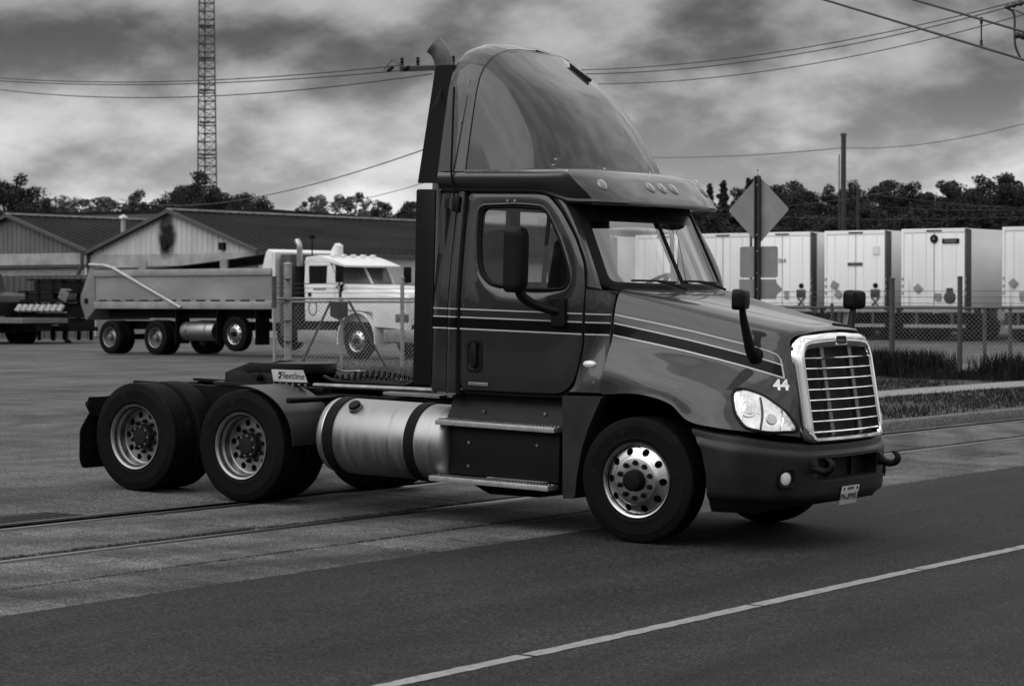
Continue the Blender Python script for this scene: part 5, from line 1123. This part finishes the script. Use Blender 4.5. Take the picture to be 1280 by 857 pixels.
    if kind == 4:
        card(-.86, 2.1, R(45)); text('door_mark', 'F', .42, M_black, r, (-.12, -.05, 3.0), (R(90), 0, 0), shear=.3); text('door_mark', 'PN', .26, M_black, r, (-.02, -.05, 2.55), (R(90), 0, 0)); MB().tube([(-.28 + .34 * math.cos(t) + .2, -.045, 3.0 + .24 * math.sin(t)) for t in np.linspace(0, 2 * math.pi, 33)], .012, 5, caps=False).build('logo_ring', M_post, r); MB().bx(-.62, -.4, -.08, -.02, 1.5, 1.8).build('lock_box', M_card, r)
# ---- diamond road sign seen from behind
sx, sy = at(946, 43); sz = gy(sx, sy) + .0; SG = empty('road_sign', 'diamond warning sign with two smaller plates seen from behind on one post', 'sign', (sx, sy, sz))
M_sb = mat('sign_back', .20, .45, metal=.25, var=.18, scale=2.5); M_sp = mat('sign_post', .03, .5, metal=.4, var=.3, scale=9)
def pl_(q, nm, y=0.06): return MB().prism(q, y, y + .004).build(nm, M_sb, SG)
c = zat(262.5, 43) - sz; hd2 = .63
pl_(roundpoly([(0, c - hd2), (hd2, c), (0, c + hd2), (-hd2, c)], .05, 5), 'diamond_plate')
c2 = zat(327.5, 43) - sz; pl_(roundpoly([(-.385, c2 - .285), (.40, c2 - .285), (.40, c2 + .285), (-.385, c2 + .285)], .05, 5), 'square_plate')
c3 = zat(361.5, 43) - sz; pl_(roundpoly([(-.40, c3 - .18), (.36, c3 - .18), (.385, c3 - .10), (.50, c3), (.385, c3 + .10), (.36, c3 + .18), (-.40, c3 + .18)], .02, 3), 'arrow_plate')
MB().bx(-.055, -.03, -.015, .055, -.3, c + .62).bx(.03, .055, -.015, .055, -.3, c + .62).bx(-.03, .03, .03, .055, -.3, c + .62).build('post', M_sp, SG)
hl_ = MB()
for k in range(46): hl_.bx(-.012, .012, .022, .031, .3 + k * .085, .33 + k * .085)
tag(hl_.build('post_holes', M_post, SG, smooth=0), kind='stuff')
for z in (c + .45, c - .45, c2 + .2, c2 - .2, c3): MB().cyl((0, .0, z), (0, .03, z), .015, n=6).build('bolt', M_alu, SG)
# ---- chain-link fences
M_galv = mat('fence_galvanised', .26, .5, metal=.5, var=.3, scale=6); M_wire = mat('fence_wire', .24, .5, metal=.5); M_galvd = mat('fence_post_dull', .05, .6, metal=.3, var=.3, scale=6)
def chain(name, parent, a, b, z0, z1, pitch=.10, r=.0035):
    """woven diamond mesh between two plan points"""
    a = np.array(a); b = np.array(b); L = np.linalg.norm(b - a); d = (b - a) / L; H = z1 - z0; mb = MB()
    n = int((L + H) / pitch)
    for sgn in (1, -1):
        for i in range(n):
            u0 = i * pitch - H if sgn > 0 else i * pitch; u1 = u0 + H * sgn; t0, t1 = 0.0, 1.0
            lo_, hi_ = (0 - u0) / (u1 - u0), (L - u0) / (u1 - u0); t0 = max(0, min(lo_, hi_)); t1 = min(1, max(lo_, hi_))
            if t1 - t0 < .02: continue
            p = [np.array((*(a + d * (u0 + (u1 - u0) * t)), z0 + H * t)) for t in (t0, t1)]; mb.cyl(p[0], p[1], r, n=3, caps=False)
    return tag(mb.build(name, M_wire, parent, smooth=0, recalc=False), kind='stuff')
def fence(label, pts, z0, ztop, post_r, top_post, group=None, rails=(1,), barbs=(), mp=M_galv, name='chain_link_fence'):
    r = empty(name, label, 'fence', (pts[0][0], pts[0][1], z0)); off = np.array((pts[0][0], pts[0][1], z0)); Q = [np.array(p) - off[:2] for p in pts]
    for i, p in enumerate(Q):
        tp = top_post[i] if hasattr(top_post, '__len__') else top_post; rr = post_r[i] if hasattr(post_r, '__len__') else post_r
        MB().cyl((p[0], p[1], -.3), (p[0], p[1], tp - z0), rr, n=12).lathe([(rr * 1.15, tp - z0), (rr * 1.1, tp - z0 + .03), (.001, tp - z0 + .05)], (p[0], p[1], 0), n=12, axis=2).build('post', mp, r)
    for a, b in zip(Q[:-1], Q[1:]):
        for zr in rails: MB().cyl((a[0], a[1], ztop - z0 - (1 - zr) * 1.0), (b[0], b[1], ztop - z0 - (1 - zr) * 1.0), .024, n=8).build('rail', mp, r)
        chain('chain_link', r, a, b, .03, ztop - z0)
        for zb in barbs: MB().cyl((a[0], a[1], zb - z0), (b[0], b[1], zb - z0), .006, n=4).build('barbed_wire', M_galvd, r)
    return r
zf = gy(-21.5, 22)
gp_ = [at(343, 49.6), at(360, 49.9), at(427, 50.6), at(503, 51.9), at(600, 53.6)]
GF = fence('chain-link gate and fence with barbed wire in front of the dump truck', gp_, zf, 2.0, [.035, .085, .035, .045, .045], [2.0, 2.72, 1.95, 2.45, 2.4], rails=(1, .93), barbs=(2.12, 2.22, 2.32))
o3 = np.array((gp_[0][0], gp_[0][1], zf))
def gloc(px, py, d): return tuple(np.array(pt(px, py, d)) - o3)
MB().cyl(gloc(414, 376, 50.3), gloc(375, 449 + 10, 49.9), .026, n=10).build('brace', M_galvd, GF); MB().cyl(gloc(436, 376, 50.4), gloc(496, 482, 50.3), .026, n=10).build('brace', M_galvd, GF)
MB().cyl(gloc(343, 345, 49.4), gloc(343, 385, 49.4), .05, n=10).build('hinge_sleeve', M_galvd, GF)
a_ = np.array(gloc(411, 376, 50.2)); MB().add([gloc(413, 377, 50.2), gloc(435, 377, 50.4), gloc(435, 395, 50.4), gloc(424, 400, 50.3), gloc(413, 395, 50.2)], [(0, 1, 2, 3, 4)]).build('hanging_panel', M_galvd, GF, solid=.01)
for k in range(4): MB().cyl(gloc(360, 348 + k * 26, 49.8), gloc(360, 349 + k * 26, 49.8), .088, n=10).build('band', M_galvd, GF)
z2 = gz(-4.6) + .15
rp = [at(960, 54), at(1040, 52.7), at(1115, 51.5), at(1200, 50.7), at(1290, 50.0), at(1390, 49.2)]
fence('chain-link fence with barbed wire between the footpath and the trailers', rp, z2, 1.80, [.035, .035, .062, .055, .035, .035], [1.85, 1.85, 2.42, 2.44, 1.85, 1.85], barbs=(1.90, 2.03, 2.16), mp=M_galvd)
for px, d_, lb in ((1231, 57, 'thin line post behind the fence, left of the pair'), (1263, 57, 'thin line post behind the fence, right of the pair')):
    x, y = at(px, d_); o = MB().cyl((0, 0, -.3), (0, 0, zat(384, d_) - gy(x, y)), .045, n=10).lathe([(.052, zat(384, d_) - gy(x, y)), (.001, zat(384, d_) - gy(x, y) + .05)], n=10, axis=2).build('fence_post', M_galvd); o.location = (x, y, gy(x, y)); tag(o, lb, 'post', 'line posts behind the fence')
# weeds along the fences
def strip(pts, w):
    P = [np.array(p) for p in pts]
    def f(r):
        i = r.integers(0, len(P) - 1); t = r.uniform(); p = P[i] + (P[i + 1] - P[i]) * t
        return (p[0] + r.normal(0, w), p[1] + r.normal(0, w))
    return f
def clumps(n, seed, base):
    rg = np.random.default_rng(seed); C = [base(rg) for _ in range(n)]
    return lambda r: (lambda c: (c[0] + r.normal(0, .3), c[1] + r.normal(0, .3)))(C[r.integers(0, n)])
blades('fence_weeds', 'tall dark weeds tangled along the wire fence on the right', clumps(46, 9, strip(rp, .35)), 8000, .18, M_weed, 5, lambda x, y: gy(x, y) + .1, lean=.35, w=.02)
blades('weed_clumps', 'taller weed clumps standing against the wire fence on the right', clumps(13, 3, strip(rp, .25)), 7500, .50, M_weed, 6, lambda x, y: gy(x, y) + .1, lean=.3, w=.022)
blades('gate_weeds', 'weeds growing at the foot of the chain-link gate', strip([at(425, 50), at(470, 50.2), at(560, 52)], .3), 3600, .26, M_dry, 7, lambda x, y: gy(x, y), lean=.35, w=.012)
blades('gate_ground_cover', 'low pale scrub inside the chain-link gate', lambda r: (lambda t, u: (at(365 + 190 * t, 50.8 + 12 * u)))(r.uniform(), r.uniform() ** 2), 9000, .10, M_dry, 8, lambda x, y: gy(x, y), w=.02)
# ---- lattice mast, poles and wires
M_mast = mat('mast_steel', .05, .6, metal=.3); M_pole = mat('pole_wood', .025, .85, var=.4, scale=3, stretch=(1, 1, .1)); M_cable = mat('cable', .012, .6)
mx_, my_ = at(258.5, 180); MT = empty('lattice_mast', 'tall lattice radio mast rising behind the warehouses', 'mast', (mx_, my_, 0))
def mleg(k, z): t = R(20 + 120 * k); w = .86 - .0125 * (z - 8); return (w * math.cos(t), w * math.sin(t), z)
for k in range(3): MB().cyl(mleg(k, 0), mleg(k, 40), .055, n=8).build('leg', M_mast, MT)
br = MB(); z = 6.0; j = 0
while z < 32:
    for k in range(3):
        a, b = mleg(k, z), mleg((k + 1) % 3, z); br.cyl(a, b, .032, n=4, caps=False); br.cyl(mleg(k, z) if j % 2 else mleg((k + 1) % 3, z), mleg((k + 1) % 3, z + .62) if j % 2 else mleg(k, z + .62), .026, n=4, caps=False)
    z += .62; j += 1
tag(br.build('lattice_bars', M_mast, MT, smooth=0), kind='stuff')
for k in range(10):
    z = 8.2 + k * 2.45; f_ = MB()
    for q in range(3): f_.cyl(mleg(q, z), mleg((q + 1) % 3, z), .06, n=6)
    tag(f_.build('section_joint', M_mast, MT), kind='stuff')
def pole(name, label, px, ytop, d, r0, r1):
    x, y = at(px, d); z = gy(x, y); h = zat(ytop, d) - z
    o = empty(name, label, 'pole', (x, y, z), group='utility poles'); MB().cyl((0, 0, -.3), (0, 0, h), r0, r1, n=14).build('shaft', M_pole, o); return o, h
p1, h1 = pole('utility_pole', 'thick bare-topped utility pole behind the box trailers', 1054, 167, 112, .145, .12); MB().cyl((0, 0, h1 - .14), (0, 0, h1 - .04), .15, n=14).build('cap_band', M_mast, p1)
MB().tube([(-.15, -.15, h1 - 1.0), (-.15, -.15, 0)], .03, 5).build('conduit', M_mast, p1)
p2, h2_ = pole('lamp_pole', 'thin pale lamp pole right of the bare utility pole', 1072, 234, 118, .08, .06); MB().tube([(0, 0, h2_), (-.3, 0, h2_ + .25)], .04, 6).build('lamp_arm', M_mast, p2); MB().box((-.4, 0, h2_ + .27), (.4, .15, .1)).build('lamp_head', M_drail, p2)
p3, h3 = pole('service_pole', 'utility pole with a crossarm behind the exhaust stack', 549, 72, 62, .16, .12)
ua = np.array((math.cos(R(15)), math.sin(R(15)), 0))
for dz_, L_ in ((-.30, 1.0),):
    MB().box((0, -.15, h3 + dz_), (2 * L_, .10, .13), Matrix.Rotation(R(15), 3, 'Z')).build('crossarm', M_pole, p3)
for k, off_ in enumerate((-.95, -.5, .5)):
    q = ua * off_ + np.array((0, -.15, h3 - .22)); MB().lathe([(.02, 0), (.06, .03), (.03, .07), (.06, .11), (.03, .15), (.055, .19), (.001, .24)], tuple(q), n=12, axis=2).build('insulator', M_black, p3)
    q2 = q + np.array((-.25, -.1, -.12)); MB().tube([tuple(q2 + np.array((-.16 + .04 * i, -.02 * i, .01 * i))) for i in range(9)], [.02, .05, .025, .055, .025, .055, .025, .05, .02], 8).build('strain_insulator', M_black, p3)
MB().tube([tuple(ua * -.95 + np.array((0, -.15, h3 - .2))), tuple(ua * -1.2 + np.array((0, -.2, h3 - .05))), tuple(ua * -1.45 + np.array((0, -.2, h3 - .33)))], .012, 5).build('jumper', M_cable, p3)
def wire(label, a, b, sag, r=.011, group='overhead wires', n=30, extra=None):
    a = np.array(a); b = np.array(b); P = [a + (b - a) * t - np.array((0, 0, sag * 4 * t * (1 - t))) for t in np.linspace(0, 1, n)]
    o = MB().tube([tuple(p - a) for p in P], r, 5).build('overhead_wire', M_cable); o.location = tuple(a); tag(o, label, 'wire', group); return o
wire('upper of the three wires running left from the crossarm', pt(505, 82, 62), pt(-160, 78, 95), .62, .016); wire('middle of the three wires running left from the crossarm', pt(512, 88, 62), pt(-160, 84, 96), .55, .016); wire('lowest of the three wires running left from the crossarm', pt(540, 93, 62), pt(-160, 82, 97), .95, .016)
wire('upper of the three wires running right from behind the roof fairing', pt(556, 82, 62), pt(1310, -8, 44), .62, .011); wire('middle of the three wires running right from behind the roof fairing', pt(560, 84, 62), pt(1310, -4, 44), .68, .011); wire('lowest of the three wires running right from behind the roof fairing', pt(560, 92, 62), pt(1310, 10, 44), .75, .010)
wire('single wire crossing the sky right of the fairing to the bare pole', pt(740, 194, 156), pt(1054, 185, 112), .3, .02); wire('single wire from the bare pole up to the right edge', pt(1054, 185, 112), pt(1400, 118, 70), .5, .016)
wire('single wire sloping up from the left trees to the cab', pt(150, 249, 140), pt(551, 180, 62), .9, .018); wire('faint lower wire between the trees and the cab', pt(380, 252, 130), pt(551, 222, 62), .3, .012)
for k, (pa, pb, lb) in enumerate((((1072, 240), (1400, 262), 'upper pale wire crossing in front of the right-hand trees'), ((1072, 256), (1400, 256), 'middle pale wire crossing in front of the right-hand trees'), ((860, 262), (1120, 238), 'slanting pale wire in front of the trees behind the diamond sign'), ((900, 268), (1400, 266), 'lowest pale wire above the trailer roofs'))):
    o = wire(lb, pt(*pa, 114), pt(*pb, 100), .25, .008); o.data.materials[0] = M_galvd
def far(a, b, k0, k1):
    a = np.array(a); b = np.array(b); return tuple(a + (a - b) * k0), tuple(b + (b - a) * k1)
_a, _b = far(pt(880, -44, 30), pt(1420, 118, 22), 2.2, 1.2); c1 = wire('lower of the two thick cables at the top right corner', _a, _b, .0, .0135)
_a, _b = far(pt(960, -52, 30), pt(1420, 82, 22), 2.2, 1.2); c2 = wire('upper of the two thick cables at the top right corner', _a, _b, .0, .0135)
p4, h4 = pole('service_pole', 'utility pole just past the right picture edge carrying the wires', 1324, -40, 44, .16, .12)
p5, h5 = pole('service_pole', 'utility pole hidden behind the truck cab carrying the single wire', 740, 186, 156, .16, .12)
p6, h6 = pole('service_pole', 'utility pole past the left picture edge carrying the three wires', -164, 66, 96, .16, .12)
sp1 = MB().cyl((0, 0, 0), (0, 0, .26), .008, n=6).cyl((0, 0, -.02), (0, 0, .05), .016, n=8).cyl((0, 0, .22), (0, 0, .29), .016, n=8).build('cable_spacer', M_cable); sp1.location = pt(1225.5, 57, 24.9); tag(sp1, 'short hanging spacer between the two thick cables', 'spacer')
ins = empty('strain_insulator', 'dark strain insulators with looped jumpers at the top right edge', 'insulator', pt(1270, 12, 44))
def iloc(px, py): return tuple(np.array(pt(px, py, 44)) - np.array(pt(1270, 12, 44)))
MB().tube([iloc(1254 + 4 * k, 11 - 1.1 * k) for k in range(9)], [.02, .05, .03, .055, .03, .055, .03, .05, .05], 8).build('upper_string', M_cable, ins); MB().tube([iloc(1266 + 4 * k, 44 + .8 * k) for k in range(7)], [.03, .07, .05, .07, .05, .07, .05], 8).build('lower_string', M_cable, ins)
MB().tube([tuple(p) for p in crom([iloc(1257, 11), iloc(1266, 18), iloc(1267, 40), iloc(1268, 58), iloc(1274, 73)], 24)], .022, 6).build('jumper', M_cable, ins); MB().tube([tuple(p) for p in crom([iloc(1258, 12), iloc(1270, 15), iloc(1284, 22)], 12)], .01, 5).build('jumper', M_cable, ins)
# ================================================================== trees: tapered trunk with limbs, crown of many leaf-sized faces in clumps
M_leafd = mat('foliage_dark', .018, .8, var=.5, scale=.8, coords='Object', spec=.3); M_leafm = mat('foliage_mid', .065, .8, var=.5, scale=.8, spec=.3); M_bark = mat('bark', .03, .9, var=.3, scale=3)
def leaves(rg, cents, radii, n, size, flat=.75):
    """n small leaf sprays gathered round clump centres"""
    V = np.zeros((n * 4, 3)); k = rg.integers(0, len(cents), n); C = np.array(cents)[k]; Rr = np.array(radii)[k]
    d = rg.normal(size=(n, 3)); d /= np.linalg.norm(d, axis=1)[:, None]; rad = Rr * (rg.uniform(.25, 1.08, n) ** .6); P = C + d * rad[:, None] * np.array((1, 1, flat))
    a = rg.normal(size=(n, 3)); a /= np.linalg.norm(a, axis=1)[:, None]; b = np.cross(a, rg.normal(size=(n, 3))); b /= np.linalg.norm(b, axis=1)[:, None]
    s = size * rg.uniform(.5, 1.5, n)[:, None]
    V[0::4] = P - a * s; V[1::4] = P + b * s * .55; V[2::4] = P + a * s; V[3::4] = P - b * s * .55
    return V
def tree_meshes(kind, seed):
    rg = np.random.default_rng(seed); tr = MB(); H = 10.0
    if kind == 'conifer':
        tr.tube([(0, 0, -.3), (0, 0, 5), (0, 0, 10)], [.18, .11, .02], 7); cents = []; radii = []
        for z in np.arange(1.4, 9.9, .16):
            w = (10.3 - z) * .22 * rg.uniform(.55, 1.25)
            for q in range(3):
                t = rg.uniform(0, 6.283)
                for f in (.35, .7, 1.0): cents.append((w * f * math.cos(t), w * f * math.sin(t), z - w * f * .28 + rg.normal(0, .05))); radii.append(.16 + w * .16)
                tr.tube([(0, 0, z), (w * math.cos(t), w * math.sin(t), z - w * .28)], [.025, .008], 4)
        V = leaves(rg, cents, radii, 9000, .095, .6)
    else:
        rx, rz_, zc0 = {'broad': (2.7, 3.4, 6.3), 'tall': (1.75, 3.9, 5.9), 'sparse': (3.0, 3.3, 6.4)}[kind]; cents = []; radii = []
        tr.tube([(0, 0, -.3), (.1, .05, 1.5), (.05, .1, 3.0), (0, .05, 6.0)], [.26, .21, .17, .08], 8)
        nc = {'broad': 58, 'tall': 54, 'sparse': 60}[kind]
        lob = rg.normal(size=(5, 3)); lob /= np.linalg.norm(lob, axis=1)[:, None]; lob[:, 2] = np.abs(lob[:, 2]) * .8
        for q in range(nc):
            v = rg.normal(size=3); v /= np.linalg.norm(v); f = rg.uniform(.45, .98) ** .7; f *= .78 + .34 * max(0, float(np.max(lob @ v)))
            g_ = np.array((v[0] * rx * f, v[1] * rx * f, zc0 + v[2] * rz_ * f)); g_[2] = max(2.2, g_[2]); cents.append(tuple(g_)); rr = rg.uniform(.5, .95) * (.62 if kind == 'sparse' else 1.0) * (.7 if g_[2] > 8.3 else 1); radii.append(rr)
            h_ = rg.uniform(2.6, 5.5); tr.tube([(.03, .08, min(h_, g_[2])), tuple(np.array((g_[0] * .5, g_[1] * .5, (min(h_, g_[2]) + g_[2]) / 2 + .2))), tuple(g_)], [.07, .045, .015], 4)
        V = leaves(rg, cents, radii, {'broad': 15000, 'tall': 13000, 'sparse': 7500}[kind], .085, .85)
    n = len(V) // 4; me = bpy.data.meshes.new('crown'); me.from_pydata([tuple(v) for v in V], [], [(4 * i, 4 * i + 1, 4 * i + 2, 4 * i + 3) for i in range(n)])
    tro = tr.build('trunk', M_bark, None); return tro, me
TV = {}
for key, kind, sd, m in (('A', 'broad', 1, M_leafd), ('B', 'broad', 2, M_leafd), ('C', 'tall', 3, M_leafd), ('D', 'conifer', 4, M_leafd), ('S', 'sparse', 5, M_leafm), ('E', 'tall', 6, M_leafd), ('F', 'broad', 7, M_leafm)):
    t_, me = tree_meshes(kind, sd); me.materials.append(m); TV[key] = (t_.data, me); bpy.data.objects.remove(t_)
def plant(key, px, ytop, d, label, group, wide=1.0, rz=0.0):
    x, y = at(px, d); z = gy(x, y); h = (zat(ytop, d) - z) / 10.0
    o = empty('tree', label, 'tree', (x, y, z), (0, 0, rz), group); o.scale = (h * wide, h * wide, h)
    for nm, me in (('trunk', TV[key][0]), ('crown', TV[key][1])):
        c = bpy.data.objects.new(nm, me); COL.objects.link(c); c.parent = o
ORD = ['first', 'second', 'third', 'fourth', 'fifth', 'sixth', 'seventh', 'eighth', 'ninth', 'tenth', 'eleventh', 'twelfth', 'thirteenth', 'fourteenth', 'fifteenth', 'sixteenth', 'seventeenth', 'eighteenth', 'nineteenth', 'twentieth', 'twenty-first', 'twenty-second', 'twenty-third', 'twenty-fourth', 'twenty-fifth', 'twenty-sixth']
random.seed(21)
KN = {'A': 'dark spreading tree', 'B': 'dark spreading tree', 'C': 'dark upright tree', 'D': 'pointed conifer', 'S': 'thin-leaved pale tree', 'E': 'dark upright tree', 'F': 'grey-green spreading tree'}
right = [('D', 872, 238, 1.0), ('D', 887, 231, .9), ('D', 904, 227, 1.0), ('C', 921, 233, 1.1), ('D', 936, 224, .9), ('C', 950, 226, 1.0), ('A', 966, 214, .9), ('C', 990, 224, 1.0), ('E', 1004, 236, 1.0), ('B', 1028, 223, .8), ('E', 1046, 236, 1.2), ('C', 1066, 232, 1.1), ('A', 1085, 217, .9), ('E', 1106, 221, 1.1), ('B', 1124, 222, .9), ('C', 1143, 226, 1.1), ('A', 1163, 223, .9), ('E', 1182, 221, 1.1), ('B', 1202, 224, .9), ('C', 1222, 217, 1.1), ('A', 1243, 219, .9), ('E', 1262, 213, 1.2), ('B', 1284, 216, 1.0)]
for i, (k, px, yt, w) in enumerate(right):
    plant(k, px, yt, 138 + random.uniform(-6, 6), '%s tree from the left in the row behind the trailers, a %s' % (ORD[i], KN[k]), 'trees behind the trailers', w, random.uniform(0, 6.28))
fill = [(860 + i * 25, 256 + random.uniform(-6, 8)) for i in range(18)]
for i, (px, yt) in enumerate(fill):
    plant(random.choice('ABCE'), px, yt, 128 + random.uniform(-3, 3), '%s of the lower dark trees from the left right behind the trailers' % ORD[i], 'lower trees behind the trailers', 1.5, random.uniform(0, 6.28))
left = [('A', -8, 216, 1.1), ('B', 18, 210, 1.0), ('A', 40, 240, .8), ('S', 98, 229, 1.3), ('S', 124, 225, 1.4), ('S', 150, 233, 1.2), ('C', 176, 236, .9), ('B', 214, 236, 1.0), ('A', 232, 222, .9), ('C', 246, 212, 1.1), ('B', 268, 224, .9), ('A', 292, 228, 1.0), ('B', 314, 234, .9), ('B', 376, 252, 1.0), ('S', 416, 227, 1.0), ('S', 430, 222, 1.1), ('S', 448, 233, 1.0), ('B', 478, 254, 1.0), ('A', 496, 247, .9), ('C', 512, 250, 1.0)]
for i, (k, px, yt, w) in enumerate(left):
    plant(k, px, yt, 165 + random.uniform(-8, 8), '%s tree from the left in the row behind the warehouses, a %s' % (ORD[i], KN[k]), 'trees behind the warehouses', w, random.uniform(0, 6.28))
for i, px in enumerate((5, 35, 210, 250, 285, 320, 480, 512)):
    plant('AB'[i % 2], px, 265 + random.uniform(-3, 4), 158, '%s of the low dark trees from the left behind the warehouses' % ORD[i], 'low trees behind the warehouses', 1.7, random.uniform(0, 6.28))

# unseen tree mass added behind the viewer to darken reflections in paint and chrome
rg = np.random.default_rng(77); cc = []; rr_ = []
for i in range(150):
    az = R(105 + 150 * i / 149 + rg.uniform(-1, 1)); d_ = rg.uniform(60, 80); hh = rg.uniform(4, 9)
    for z in np.arange(.8, hh, 1.5): cc.append((10 + d_ * math.sin(az) + rg.normal(0, .6), -17 + d_ * math.cos(az) + rg.normal(0, .6), z)); rr_.append(rg.uniform(1.3, 2.3))
V = leaves(rg, cc, rr_, 40000, .5, .9); n = len(V) // 4
me = bpy.data.meshes.new('unseen_wood'); me.from_pydata([tuple(v) for v in V], [], [(4 * i, 4 * i + 1, 4 * i + 2, 4 * i + 3) for i in range(n)]); me.materials.append(M_leafd)
o = bpy.data.objects.new('unseen_wood', me); COL.objects.link(o); tag(o, 'unseen trees added behind the viewer to darken the truck paint reflections', 'wood', kind='stuff')
for o in list(bpy.data.objects):
    if o.type == 'EMPTY' and o.get('label') is None and 'label' in o.keys(): del o['label']
